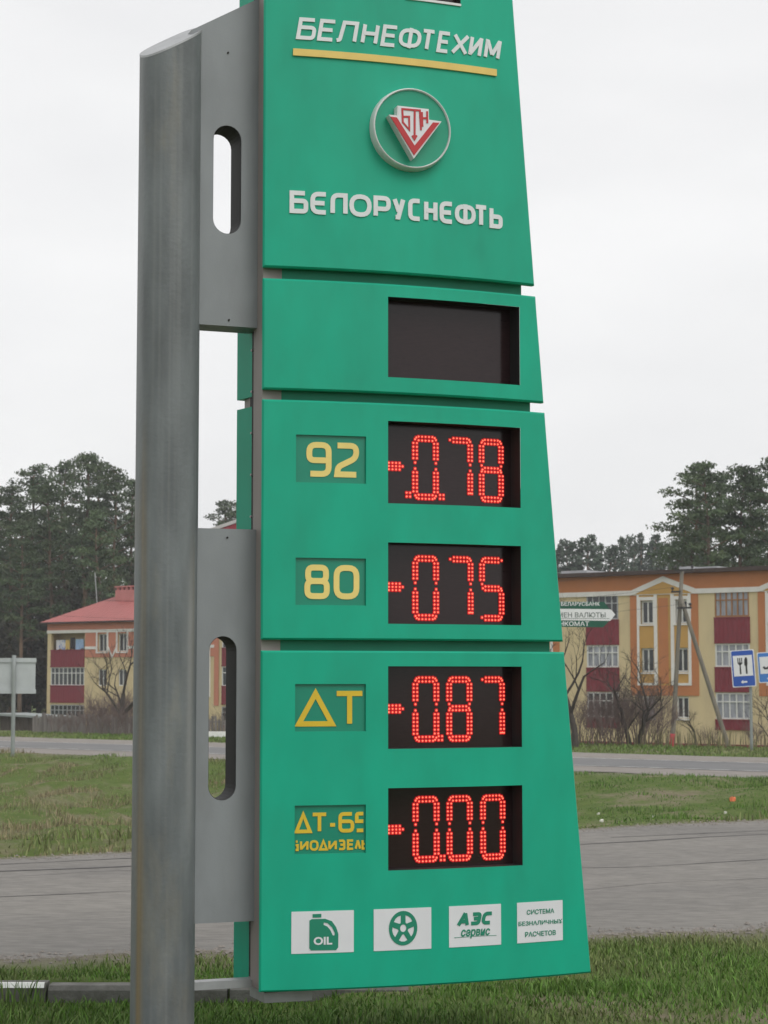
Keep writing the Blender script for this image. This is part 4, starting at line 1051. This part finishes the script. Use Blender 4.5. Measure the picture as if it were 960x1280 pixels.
leaf_mass('undergrowth', pts, 80000, .62, M['under'], 5, 'dark undergrowth below the pines behind the red-roofed house')
pts = []
for i in range(110):
    x = rt.uniform(620, 990); Y = rt.uniform(230, 320); p = at(x, 848, Y); h = rt.uniform(7, 9.5)
    pts.append(((p.x, Y, gzf(p.x, Y) + h * rt.uniform(.5, 1.35)), (rt.uniform(2, 3.4), 2, h * .6)))
leaf_mass('distant_wood', pts, 52000, .75, M['needle_far'], 6, 'distant dark wood below the far pines')

def bare(name, h, seed, trunk_r=.11, levels=5, first=.28, sp=.55, m='barkdark', stems=1):
    r = random.Random(seed); root = empty(name, (0, 0, 0)); tb = MB(); cb = MB()
    def grow(p, d, L, rad, lv):
        tgt = tb if lv == 0 else cb
        n = 3; pts_ = [p]; q = p
        for i in range(n):
            d = (d + Vector((r.uniform(-.16, .16), r.uniform(-.16, .16), r.uniform(-.02, .1)))).normalized(); q = q + d * L / n; pts_.append(q)
        e = rad * (.62 if lv < levels else .25)
        tgt.tube(pts_, [rad + (e - rad) * i / n for i in range(n + 1)], 6 if lv == 0 else (4 if lv < 3 else 3), False)
        if lv >= levels: return
        for i in range(r.choice([2, 3, 3, 4]) if lv else r.choice([4, 5])):
            t = r.uniform(.35, 1.0) if i else 1.0; k = min(n - 1, int(t * n)); bp_ = pts_[k].lerp(pts_[k + 1], t * n - k) if t < 1 else q
            an = r.uniform(0, 6.28); u = d.orthogonal().normalized(); v = d.cross(u)
            nd = (d + (u * math.cos(an) + v * math.sin(an)) * r.uniform(.5, 1.0) * sp * 1.6 + Vector((0, 0, .18))).normalized()
            grow(bp_, nd, L * r.uniform(.58, .82), max(e * r.uniform(.6, .9), .006), lv + 1)
    for i in range(stems):
        an = r.uniform(0, 6.28); lean = (0 if stems == 1 else r.uniform(.15, .5))
        grow(Vector((.25 * math.cos(an), .25 * math.sin(an), 0)) * (stems > 1), Vector((lean * math.cos(an), lean * math.sin(an), 1)).normalized(), h * first * r.uniform(.8, 1.1), trunk_r, 0)
    tb.build('trunk', M[m], root, smooth=True, fix=False)
    if cb.v: cb.build('branches', M[m], root, smooth=True, fix=False)
    return root
def ground_px(x, y, ylo, yhi):
    """first ground point along the ray through a photo pixel between two distances"""
    d = ray(x, y); Ys = np.linspace(ylo, yhi, 600); X = Ys * d.x / d.y; Z = EYE + Ys * d.z / d.y
    hit = np.nonzero(Z <= gz(X, Ys))[0]; k = hit[0] if len(hit) else -1
    return Vector((X[k], Ys[k], float(gz(X[k:k + 1] if k >= 0 else X[-1:], Ys[k:k + 1] if k >= 0 else Ys[-1:])[0])))
def place_at(o, x, Y, rz=0, sc=1.0, dz=-.05):
    p = at(x, 848, Y); put(o, (p.x, Y, gzf(p.x, Y) + dz), rz, sc)
t = bare('bare_tree', 7.6, 33, .13, 5, .26, .72); place_at(t, 719, 76, 2.6, 1.05); tag(t, 'spreading bare tree with dark branches beside the edge of the green sign', 'tree')
t = bare('bare_tree', 6.0, 36, .17, 5, .34, .75); place_at(t, 150, 104, 1.0, 1.0); tag(t, 'bare tree in front of the salmon house wall', 'tree')
t = bare('bare_tree', 5.6, 38, .10, 5, .27, .8, stems=2); place_at(t, 790, 79, 1.6); tag(t, 'low bare tree with long branches in front of the yellow block', 'tree')
t = bare('bare_tree', 3.0, 39, .06, 4, .3, .7); place_at(t, 868, 81, .6, .9); tag(t, 'small thin bare tree between the utility pole and its brace', 'tree')
t = bare('bare_tree', 3.6, 40, .06, 4, .28, .8); place_at(t, 958, 80, 2.2); tag(t, 'slender bare tree behind the blue road signs', 'tree')
SB = [bare('bare_shrub', 2.6, 51, .02, 3, .42, .5, 'twig', 7), bare('bare_shrub', 2.4, 52, .02, 3, .42, .55, 'twig', 8)]
SHR = [(728, 80, 1.25), (742, 78, 1.1), (757, 80, 1.35), (772, 79, 1.3), (787, 81, 1.45), (802, 79, 1.5), (815, 81, 1.3), (826, 80, 1.0), (716, 79, 1.1), (764, 82, 1.4), (795, 83, 1.6), (884, 83, .7), (945, 84, .9)]
for i, (x, Y, s) in enumerate(SHR):
    o = SB[i % 2] if i < 2 else copy_thing(SB[i % 2])
    place_at(o, x, Y, i * 1.7, s * .72); tag(o, 'leafless purple-brown shrub along the verge before the yellow block', 'shrub', 'leafless shrubs before the yellow block')
for i, (x, Y, s) in enumerate([(112, 112, .95), (122, 110, 1.1), (133, 113, 1.25), (142, 110, 1.2), (158, 112, 1.3), (168, 110, 1.2), (285, 112, 1.1), (272, 114, .9), (70, 95, .45), (92, 94, .5), (112, 93.5, .55), (130, 93, .6), (146, 92, .55), (160, 92, .6)]):
    o = copy_thing(SB[i % 2]); place_at(o, x, Y, i * 2.1, s); tag(o, 'leafless shrub along the grey fence below the salmon house', 'shrub', 'leafless shrubs below the salmon house')

# ------------------------------------------------------------------ fence, shed, poles, signs
pb = ground_px(105, 917, 60, 110)
ff = Facade(pb.x, pb.y + .0)
fence = empty('picket_fence', (pb.x, pb.y, pb.z)); tag(fence, 'weathered grey board fence below the salmon house', 'fence')
a0, a1 = ff.px(42, 905)[0], ff.px(300, 905)[0]
a = a0; pm = None; k = 0
mb = MB(); mb.box(lambda a_, z, c: Vector((UX * a_ - QX * c, UY * a_ - QY * c, z)), -.062, .062, 0, .9, 0, .022); proto = mb.mesh('board', M['fence'])
p0 = ff(0, 0, 0)
while a < a1:
    o = bpy.data.objects.new('board', proto); COL.objects.link(o); o.parent = fence; o.matrix_parent_inverse = fence.matrix_basis.inverted()
    q_ = ff(a, 0, 0); o.location = (q_.x, q_.y, gzf(q_.x, q_.y) - .05); o.scale = (1, 1, rng.uniform(.82, 1.12)); o.rotation_euler = (0, rng.uniform(-.03, .03), 0)
    a += .135 if a < ff.px(175, 905)[0] else .2
for z in (.2, .68):
    mb = MB(); aa = np.linspace(a0, a1, 20)
    for i in range(19):
        q_, q2 = ff(aa[i], 0, -.04), ff(aa[i + 1], 0, -.04); mb.tube([(q_.x, q_.y, gzf(q_.x, q_.y) + z), (q2.x, q2.y, gzf(q2.x, q2.y) + z)], .03, 4)
    mb.build('rail', M['fence'], fence)
ps = at(34, 905, 128)
fs_ = Facade(ps.x, ps.y); g0 = gzf(ps.x, ps.y)
sh = empty('shed', (ps.x, ps.y, g0)); tag(sh, 'small dark wooden shed with pale roof edge beside the fence', 'shed')
w_ = .45
for i in range(9): slab(fs_, -2.6 + i * w_, -2.6 + (i + .94) * w_, g0 - .2, g0 + 1.75, -2.2, 0 + .01 * (i % 2), 'board', 'shed', sh)
mb = MB(); mb.prism([[(-2.9, g0 + 1.75), (1.8, g0 + 1.62), (1.8, g0 + 1.74), (-2.9, g0 + 1.9)]], fs_, -2.5, .3); mb.build('roof', M['postgrey'], sh)

def rod(name, p0, p1, r0, r1, m, parent, k=10):
    mb = MB(); n = 6; mb.tube([Vector(p0).lerp(Vector(p1), i / n) for i in range(n + 1)], [r0 + (r1 - r0) * i / n for i in range(n + 1)], k); return mb.build(name, M[m], parent, smooth=True, fix=False)
# utility pole with brace
def utility_pole(base, lean, h, brace, label):
    root = empty('utility_pole', base); tag(root, label, 'utility pole', None)
    top = Vector(base) + Vector((lean[0], lean[1], h)); b0 = Vector(base) - Vector((0, 0, .4))
    post = rod('post', b0, top, .125, .095, 'wood', root)
    if brace:
        rod('brace', brace, Vector(base).lerp(top, .86), .12, .10, 'wood', root)
        bd = Vector(base); rod('red_band', bd + (top - bd) * -.01, bd + (top - bd) * .15, .137, .135, 'redpaint', root, 16)
    ends = []
    for fz, hl, hr in ((.995, .35, .75), (.885, .45, .06), (.80, .05, .75)):
        c = Vector(base).lerp(top, fz); mb = MB()
        mb.box(lambda a, b_, cc: c + Vector((UX * a - QX * cc, UY * a - QY * cc, b_)), -hl, hr, -.045, .045, .10, .19); mb.build('crossarm', M['insul'], root)
        for s in (-hl + .06, hr - .08):
            if abs(s) < .15: continue
            q_ = c + Vector((UX * s, UY * s, 0)) - Vector((QX, QY, 0)) * .145
            mb = MB(); mb.tube([q_ + Vector((0, 0, .04)), q_ + Vector((0, 0, .10)), q_ + Vector((0, 0, .13)), q_ + Vector((0, 0, .2)), q_ + Vector((0, 0, .24))], [.02, .03, .085, .08, .03], 8); mb.build('insulator', M['insul'], root)
            ends.append(q_ + Vector((0, 0, .22)))
    return root, ends
bpx = ground_px(838.5, 931, 60, 100)
tpx = at(852.5, 712, bpx.y); hpx = tpx.z - bpx.z
brx = ground_px(919, 936, 60, 100)
brx = at(919, 936, bpx.y - 1.0); brx.z = gzf(brx.x, brx.y) - .2
up, e0 = utility_pole(tuple(bpx), (tpx.x - bpx.x, 0), hpx, brx, 'leaning wooden utility pole with red foot and slanted brace')
nb_ = Vector(bpx) - Vector((UX, UY, 0)) * 52; nb_.z = gzf(nb_.x, nb_.y)
up2, e1 = utility_pole(tuple(nb_), (0, 0), hpx, None, 'upright wooden utility pole at the far end of the wires')
for i, (p, q_) in enumerate(zip(e0, e1)):
    mb = MB(); mb.tube([p.lerp(q_, t) - Vector((0, 0, 1.1 * 4 * t * (1 - t))) for t in np.linspace(0, 1, 24)], .0065, 4)
    tag(mb.build('overhead_wire', M['wire'], fix=False), 'thin overhead wire strung between the two utility poles', 'wire', 'overhead wires')

# blue service signs on the far verge
def blue_sign(x0, x1, y0, y1, postx, ybase, blue, kind, label):
    p = ground_px(postx, ybase, 60, 95); Y = p.y
    root = empty('road_sign', tuple(p)); tag(root, label, 'road sign')
    rod('post', p - Vector((0, 0, .3)), (p.x, Y, at(postx, y0 + 1, Y).z), .055, .055, 'postgrey', root)
    c = at((x0 + x1) / 2, (y0 + y1) / 2, Y - .10); wd = (x1 - x0) / F * Y; hd = (y1 - y0) / F * Y
    yaw = R(-14); tilt = R(-3.5)
    def f(a, b_, o=0.0):
        a2, b2 = a * math.cos(tilt) - b_ * math.sin(tilt) * -1, b_ * math.cos(tilt) - a * math.sin(tilt)
        return c + Vector((a2 * math.cos(yaw) + o * math.sin(yaw), a2 * math.sin(yaw) - o * math.cos(yaw), b2))
    def rr(w2, h2, r): 
        P = []
        for cx, cy, a0 in ((w2 - r, h2 - r, 0), (-w2 + r, h2 - r, 90), (-w2 + r, -h2 + r, 180), (w2 - r, -h2 + r, 270)):
            P += [(cx + r * math.cos(R(a0 + k)), cy + r * math.sin(R(a0 + k))) for k in (0, 30, 60, 90)]
        return P
    mb = MB(); mb.prism([rr(wd / 2, hd / 2, .05)], f, -.025, 0); bo = mb.build('board', M['signwhite'], root)
    mb = MB(); mb.prism([rr(wd / 2 - .03, hd / 2 - .03, .05)], f, -.002, .004); mb.build('blue_field', M[blue], root)
    mb = MB(); W = wd * .405; hz0, hz1 = -hd * .205, hd * .35; mb.prism([[(-W, hz0), (W, hz0), (W, hz1), (-W, hz1)]], f, .002, .008); fi = mb.build('white_field', M['signwhite'], root)
    mb = MB(); za = -hd * .365; mb.prism([[(-wd * .14, za), (-wd * .04, za + .07), (-wd * .04, za + .03), (wd * .13, za + .03), (wd * .13, za - .03), (-wd * .04, za - .03), (-wd * .04, za - .07)]], f, .002, .008); mb.build('arrow', M['signwhite'], root)
    k = hd / 1.35; zc = (hz0 + hz1) / 2
    if kind == 'fork':
        mb = MB(); x = -wd * .12
        mb.prism([[(x - .03 * k, zc - .30 * k), (x + .03 * k, zc - .30 * k), (x + .022 * k, zc + .02 * k), (x + .085 * k, zc + .09 * k), (x + .085 * k, zc + .29 * k), (x + .05 * k, zc + .29 * k), (x + .05 * k, zc + .12 * k), (x + .02 * k, zc + .12 * k), (x + .02 * k, zc + .29 * k),
                   (x - .02 * k, zc + .29 * k), (x - .02 * k, zc + .12 * k), (x - .05 * k, zc + .12 * k), (x - .05 * k, zc + .29 * k), (x - .085 * k, zc + .29 * k), (x - .085 * k, zc + .09 * k), (x - .022 * k, zc + .02 * k)]], f, .006, .012); mb.build('fork_symbol', M['black'], fi)
        mb = MB(); x = wd * .13
        mb.prism([[(x - .025 * k, zc - .30 * k), (x + .04 * k, zc - .30 * k), (x + .04 * k, zc + .0 * k), (x + .06 * k, zc + .05 * k), (x + .06 * k, zc + .25 * k), (x + .03 * k, zc + .30 * k), (x - .01 * k, zc + .30 * k), (x - .05 * k, zc + .2 * k), (x - .06 * k, zc + .02 * k), (x - .025 * k, zc - .02 * k)]], f, .006, .012); mb.build('knife_symbol', M['black'], fi)
    else:
        mb = MB(); stroke(mb, [(-.26 * k, zc - .06 * k), (-.2 * k, zc - .14 * k), (-.08 * k, zc - .13 * k), (.05 * k, zc - .02 * k), (.2 * k, zc + .18 * k)], False, .085 * k, f, .006, .012); mb.build('tool_symbol', M['black'], fi)
blue_sign(914.5, 943.5, 812.5, 858.5, 939.5, 938, 'bluesign', 'fork', 'blue road sign with black fork and knife above a white arrow')
blue_sign(947.5, 976, 815, 853, 975, 938, 'bluesign2', 'tool', 'paler blue road sign beside the fork and knife sign')

# back of a road sign on the near side of the far road
p = ground_px(15.8, 945, 45, 80); Y = p.y
bs = empty('road_sign', tuple(p)); tag(bs, 'grey back of a wide road sign on a round post', 'road sign')
rod('post', p - Vector((0, 0, .3)), (p.x, Y, at(15.8, 819, Y).z), .068, .068, 'postgrey', bs, 14)
fk = Facade(p.x, p.y)
def fk_(a, z, c): return Vector((p.x + a, p.y + .09 - c, z))
k = Y / F
for x0, x1 in ((-30, 12.5), (12.9, 42)):
    zt_, zb_ = at(15, 825, Y).z, at(15, 865.5, Y).z
    slab(fk_, (x0 - 15.8) * k, (x1 - 15.8) * k, zb_, zt_, -.02, 0, 'panel', 'alu', bs)
for y0, y1 in ((822.5, 828), (861.5, 867)):
    slab(fk_, (-30 - 15.8) * k, (43 - 15.8) * k, at(15, y1, Y).z, at(15, y0, Y).z, .0005, .035, 'rail', 'alu', bs)

# bank pointer sign (mostly behind the price sign)
Yb = 40.0
pb_ = at(672, 848, Yb); gb = gzf(pb_.x, Yb)
bk = empty('pointer_sign', (pb_.x, Yb, gb)); tag(bk, 'dark green and white arrow-shaped pointer sign with lettering beside the price sign', 'sign')
rod('post', (pb_.x, Yb + .03, gb - .3), (pb_.x, Yb + .03, at(672, 750, Yb).z), .04, .04, 'postgrey', bk)
def fb2(a, z, c=0.0): return Vector((a, Yb - .05 - c, z))
def bp2(zx, zy): q_ = at(690 + zx / 9.6, 740 + zy / 9.6, Yb - .05); return (q_.x, q_.z)
XL = -480
mb = MB(); mb.prism([[bp2(XL, 110), bp2(625, 118), bp2(690, 206), bp2(XL, 196)]], fb2, -.02, 0); g1 = mb.build('arrow_board', M['dkgreen'], bk)
mb = MB(); mb.prism([[bp2(XL, 197), bp2(690, 207), bp2(712, 212), bp2(758, 270), bp2(700, 346), bp2(XL, 330)]], fb2, -.02, .004); g2 = mb.build('arrow_board', M['signwhite'], bk)
mb = MB(); mb.prism([[bp2(XL, 331), bp2(690, 347), bp2(612, 424), bp2(XL, 412)]], fb2, -.02, 0); g3 = mb.build('arrow_board', M['dkgreen'], bk)
def btx(body, x0, x1, yt, yb, m, par, c):
    a, b_ = bp2(x0, yb), bp2(x1, yt); text_mesh(body, M[m], fb2, a[0], b_[0], a[1], b_[1], c, bold=.015, parent=par)
btx('БЕЛАРУСБАНК', 108, 574, 118, 166, 'signwhite', g1, .003)
btx('ОБМЕН ВАЛЮТЫ', -50, 642, 244, 306, 'greytext', g2, .007)
btx('БАНКОМАТ', -20, 445, 352, 408, 'signwhite', g3, .003)
mb = MB(); a, b_ = bp2(XL, 322), bp2(690, 316); mb.prism([[(a[0], a[1]), (b_[0], a[1]), (b_[0], b_[1]), (a[0], b_[1])]], fb2, .002, .006); mb.build('print_line', M['greytext'], g2)

# whitewashed kerb block across the far road
p = ground_px(275, 922, 70, 110); k = p.y / F
mb = MB(); fz = lambda a, z, c: Vector((p.x + a, p.y - c, p.z + z))
mb.prism([[(-.75, -.2), (.75, -.2), (.75, .2), (.70, .26), (-.70, .26), (-.75, .2)]], fz, -.3, 0); tag(mb.build('kerb_block', M['whitewash']), 'short whitewashed kerb block across the far road', 'kerb block')

# litter
def scrap(name, x, y, ylo, yhi, s, m, label, seed, group=None):
    p = ground_px(x, y, ylo, yhi); r = random.Random(seed); mb = MB(); n = 7
    top = [p + Vector((math.cos(i / n * 6.28) * s * r.uniform(.6, 1.2), math.sin(i / n * 6.28) * s * r.uniform(.6, 1.2), .02 + s * r.uniform(.1, .9))) for i in range(n)]
    bot = [Vector((v.x * .9 + p.x * .1, v.y * .9 + p.y * .1, p.z - .02)) for v in top]; c = p + Vector((0, 0, s * .8))
    mb.add(top + bot + [c], [(i, (i + 1) % n, n + (i + 1) % n, n + i) for i in range(n)] + [(i, (i + 1) % n, 2 * n) for i in range(n)])
    tag(mb.build(name, M[m]), label, 'litter', group)
scrap('crumpled_bag', 916, 1001, 22, 50, .085, 'litter_o', 'crumpled bright orange bag lying on the grass between the roads', 1)
for i, (x, y) in enumerate([(907, 1017), (752, 1028), (816, 1022), (748, 1019)]): scrap('paper_scrap', x, y, 18, 50, .045, 'litter_w', 'small pale scrap of paper lying on the grass between the roads', i + 4, 'paper scraps on the grass')

# ------------------------------------------------------------------ grass blades
def blades(name, X, Y, Hh, Wd, colr, label, seed, lean=.45):
    g = np.random.default_rng(seed); n = len(X); Z = gz(X, Y) - .005
    an = g.uniform(0, 2 * np.pi, n); lx, ly = np.cos(an), np.sin(an); L = lean * g.random(n) * Hh
    b = g.uniform(0, 2 * np.pi, n); wx, wy = np.cos(b) * Wd / 2, np.sin(b) * Wd / 2
    V = np.zeros((n, 5, 3))
    V[:, 0] = np.stack([X - wx, Y - wy, Z], 1); V[:, 1] = np.stack([X + wx, Y + wy, Z], 1)
    V[:, 2] = np.stack([X - wx * .75 + lx * L * .35, Y - wy * .75 + ly * L * .35, Z + Hh * .6], 1); V[:, 3] = np.stack([X + wx * .75 + lx * L * .35, Y + wy * .75 + ly * L * .35, Z + Hh * .6], 1)
    V[:, 4] = np.stack([X + lx * L, Y + ly * L, Z + Hh], 1)
    base = np.arange(n)[:, None] * 5
    T = np.concatenate([base + np.array([[0, 1, 3]]), base + np.array([[0, 3, 2]]), base + np.array([[2, 3, 4]])], 0)
    me = bpy.data.meshes.new(name); nv, nf = n * 5, len(T)
    me.vertices.add(nv); me.vertices.foreach_set('co', V.astype('f').ravel()); me.loops.add(nf * 3); me.loops.foreach_set('vertex_index', T.astype('i').ravel())
    me.polygons.add(nf); me.polygons.foreach_set('loop_start', np.arange(0, nf * 3, 3, dtype='i')); me.polygons.foreach_set('loop_total', np.full(nf, 3, 'i')); me.update(); me.validate()
    ca = me.color_attributes.new('col', 'FLOAT_COLOR', 'POINT'); cc = np.repeat(np.concatenate([colr, np.ones((n, 1))], 1), 5, 0); ca.data.foreach_set('color', cc.astype('f').ravel())
    me.materials.append(M['blade']); o = link(name, me); tag(o, label, kind='stuff'); return o
bm_ = bpy.data.materials.new('grass_blade'); bm_.use_nodes = True; nt = bm_.node_tree; b = nt.nodes['Principled BSDF']; b.inputs['Roughness'].default_value = .6; b.inputs['Specular IOR Level'].default_value = .25
vc = nt.nodes.new('ShaderNodeVertexColor'); vc.layer_name = 'col'; nt.links.new(vc.outputs[0], b.inputs['Base Color']); M['blade'] = bm_
GR, DR = np.array([.09, .178, .028]), np.array([.25, .21, .125])
def tint(X, Y, dry, seed):
    g = np.random.default_rng(seed); d = np.clip(dry + .45 * (g.random(len(X)) - .5), 0, 1)[:, None]
    return (GR * (1 - d) + DR * d) * g.uniform(.5, 1.5, (len(X), 1))
# foreground verge
n = 150000
X = RNG.uniform(-3.2, 4.2, n); Y = RNG.uniform(7.0, 15.2, n)
en = edge_near(X) - Y
dens = sst(-.02, .9, en + .5 * (vnoise(X * 2.3, Y * 2.3, 40) - .5)) * np.clip(.42 + 1.0 * vnoise(X * 1.7, Y * 1.7, 41), 0, 1)
lush = ((X < -.25) & (Y < KERB_Y)) * 1.0
dens = np.where(lush > 0, 1.0, dens * .75)
keep = (RNG.random(n) < dens) & ~((np.abs(Y - KERB_Y - .075) < .1) & (X < .2))
X, Y, en, lush = X[keep], Y[keep], en[keep], lush[keep]
dry = np.clip(.9 * vnoise(X * .9, Y * .9, 42) + .45 * sst(1.3, .1, en) - .30, 0, 1) * (1 - .75 * lush)
kz = sst(.9, .2, np.abs(KERB_Y - Y)) * (X < .3)
H_ = (1 - .25 * kz) * (.018 + .04 * RNG.random(len(X)) * (.5 + vnoise(X * 2, Y * 2, 43))) * (1 + .9 * lush * (RNG.random(len(X)) ** 2)) * (1 - .55 * sst(.8, 0, en))
blades('verge_grass', X, Y, H_, .0065 + .004 * RNG.random(len(X)), tint(X, Y, dry, 3), 'short green grass of the verge around the price sign', 1, .95)
# tall tufts at the kerb
n = 420; X = RNG.uniform(-2.6, -.75, n); Y = KERB_Y - .03 - .35 * RNG.random(n) ** 1.5; kp = vnoise(X * 3, Y * 0, 44) > .60; X, Y = X[kp], Y[kp]
blades('tall_grass', X, Y, .07 + .14 * RNG.random(len(X)), np.full(len(X), .009), tint(X, Y, np.full(len(X), .05), 4), 'taller green grass tufts against the kerb', 2, .8)
# median between the two roads
n = 330000
X = RNG.uniform(-16, 17, n); Y = RNG.uniform(17, 78, n); q = X * QX + Y * QY; e = Y - edge_far(X)
ok = (e > .15) & (q < Q0 - .2) & (np.abs(X / Y) < .26); patch = vnoise(X * .7, Y * .45, 45); ok &= RNG.random(n) < np.clip(.05 + 1.5 * patch, 0, 1)
X, Y, q, e = X[ok], Y[ok], q[ok], e[ok]
left = sst(1.0, -4.0, X)
dry = np.clip((.18 + .80 * left) * (.22 + 1.5 * vnoise(X * .5, Y * .3, 46)) + .35 * sst(1.6, .2, e) - .45 * sst(10, 3, Q0 - q) - .05, 0, 1)
tus = sst(.45, .75, vnoise(X * 1.1, Y * .8, 47))
H_ = (.025 + .06 * RNG.random(len(X))) * (.45 + 1.1 * tus * (1 + .9 * left))
blades('median_grass', X, Y, H_, .012 + .014 * RNG.random(len(X)), tint(X, Y, dry, 5), 'rough green and dry grass between the two roads', 3, .7)
# far verge
n = 40000; s_ = RNG.uniform(-75, 35, n); q = Q3 - .2 + 9 * RNG.random(n); X, Y = UX * s_ + QX * q, UY * s_ + QY * q
blades('far_verge_grass', X, Y, .04 + .09 * RNG.random(n), .03 + .03 * RNG.random(n), tint(X, Y, np.clip(.15 + .3 * vnoise(X * .4, Y * .4, 48), 0, 1), 6), 'green grass strip along the far road', 4, .6)

n = 9000; s_ = RNG.uniform(-75, 35, n); q = 66.5 + 5 * RNG.random(n); X, Y = UX * s_ + QX * q, UY * s_ + QY * q
kp = RNG.random(n) < vnoise(s_ * .35, s_ * 0, 49) * 1.3; X, Y = X[kp], Y[kp]
blades('dry_weeds', X, Y, .35 + .6 * RNG.random(len(X)), .02 + .02 * RNG.random(len(X)), tint(X, Y, np.full(len(X), .9), 7) * .8, 'tall dry brown weeds behind the far verge', 5, .35)
# loose stones along the broken road edges
def stones(n, fx, label, seed):
    g = np.random.default_rng(seed); X = g.uniform(-4.5, 6, n); Yc = fx(X) + g.normal(0, .16, n); sz = .006 + .018 * g.random(n) ** 2.5
    Z = np.maximum(gz(X, Yc), np.where(Yc > edge_near(X), ZR, -9)) + sz * .2
    oc = np.array([[1, 0, 0], [0, 1, 0], [-1, 0, 0], [0, -1, 0], [0, 0, .7], [0, 0, -.7]]); fc = np.array([[0, 1, 4], [1, 2, 4], [2, 3, 4], [3, 0, 4]])
    V = np.stack([X, Yc, Z], 1)[:, None, :] + oc[None] * sz[:, None, None] * g.uniform(.6, 1.3, (n, 6, 3)); T = (np.arange(n) * 6)[:, None, None] + fc[None]
    me = bpy.data.meshes.new('road_grit'); me.from_pydata(V.reshape(-1, 3).tolist(), [], T.reshape(-1, 3).tolist()); me.materials.append(M['gravel']); tag(link('road_grit', me), label, kind='stuff')
stones(2600, edge_near, 'loose grit along the near edge of the road', 71); stones(1500, lambda x: edge_far(x) - .1, 'loose grit along the far edge of the near road', 72)
# ------------------------------------------------------------------ thin haze of the overcast day
hz = MB(); hz.box(lambda a, b_, c: Vector((a, c, b_)), -410, 410, -4.0, 31, -90, 710)
hm = bpy.data.materials.new('haze_air'); hm.use_nodes = True; nt = hm.node_tree
nt.nodes.remove(nt.nodes['Principled BSDF'])
pv = nt.nodes.new('ShaderNodeVolumePrincipled'); pv.inputs['Color'].default_value = (.93, .95, 1, 1); pv.inputs['Density'].default_value = .0004; pv.inputs['Anisotropy'].default_value = 0
nt.links.new(pv.outputs[0], nt.nodes['Material Output'].inputs['Volume'])
tag(hz.build('haze', hm), 'thin pale haze in the air', kind='stuff')
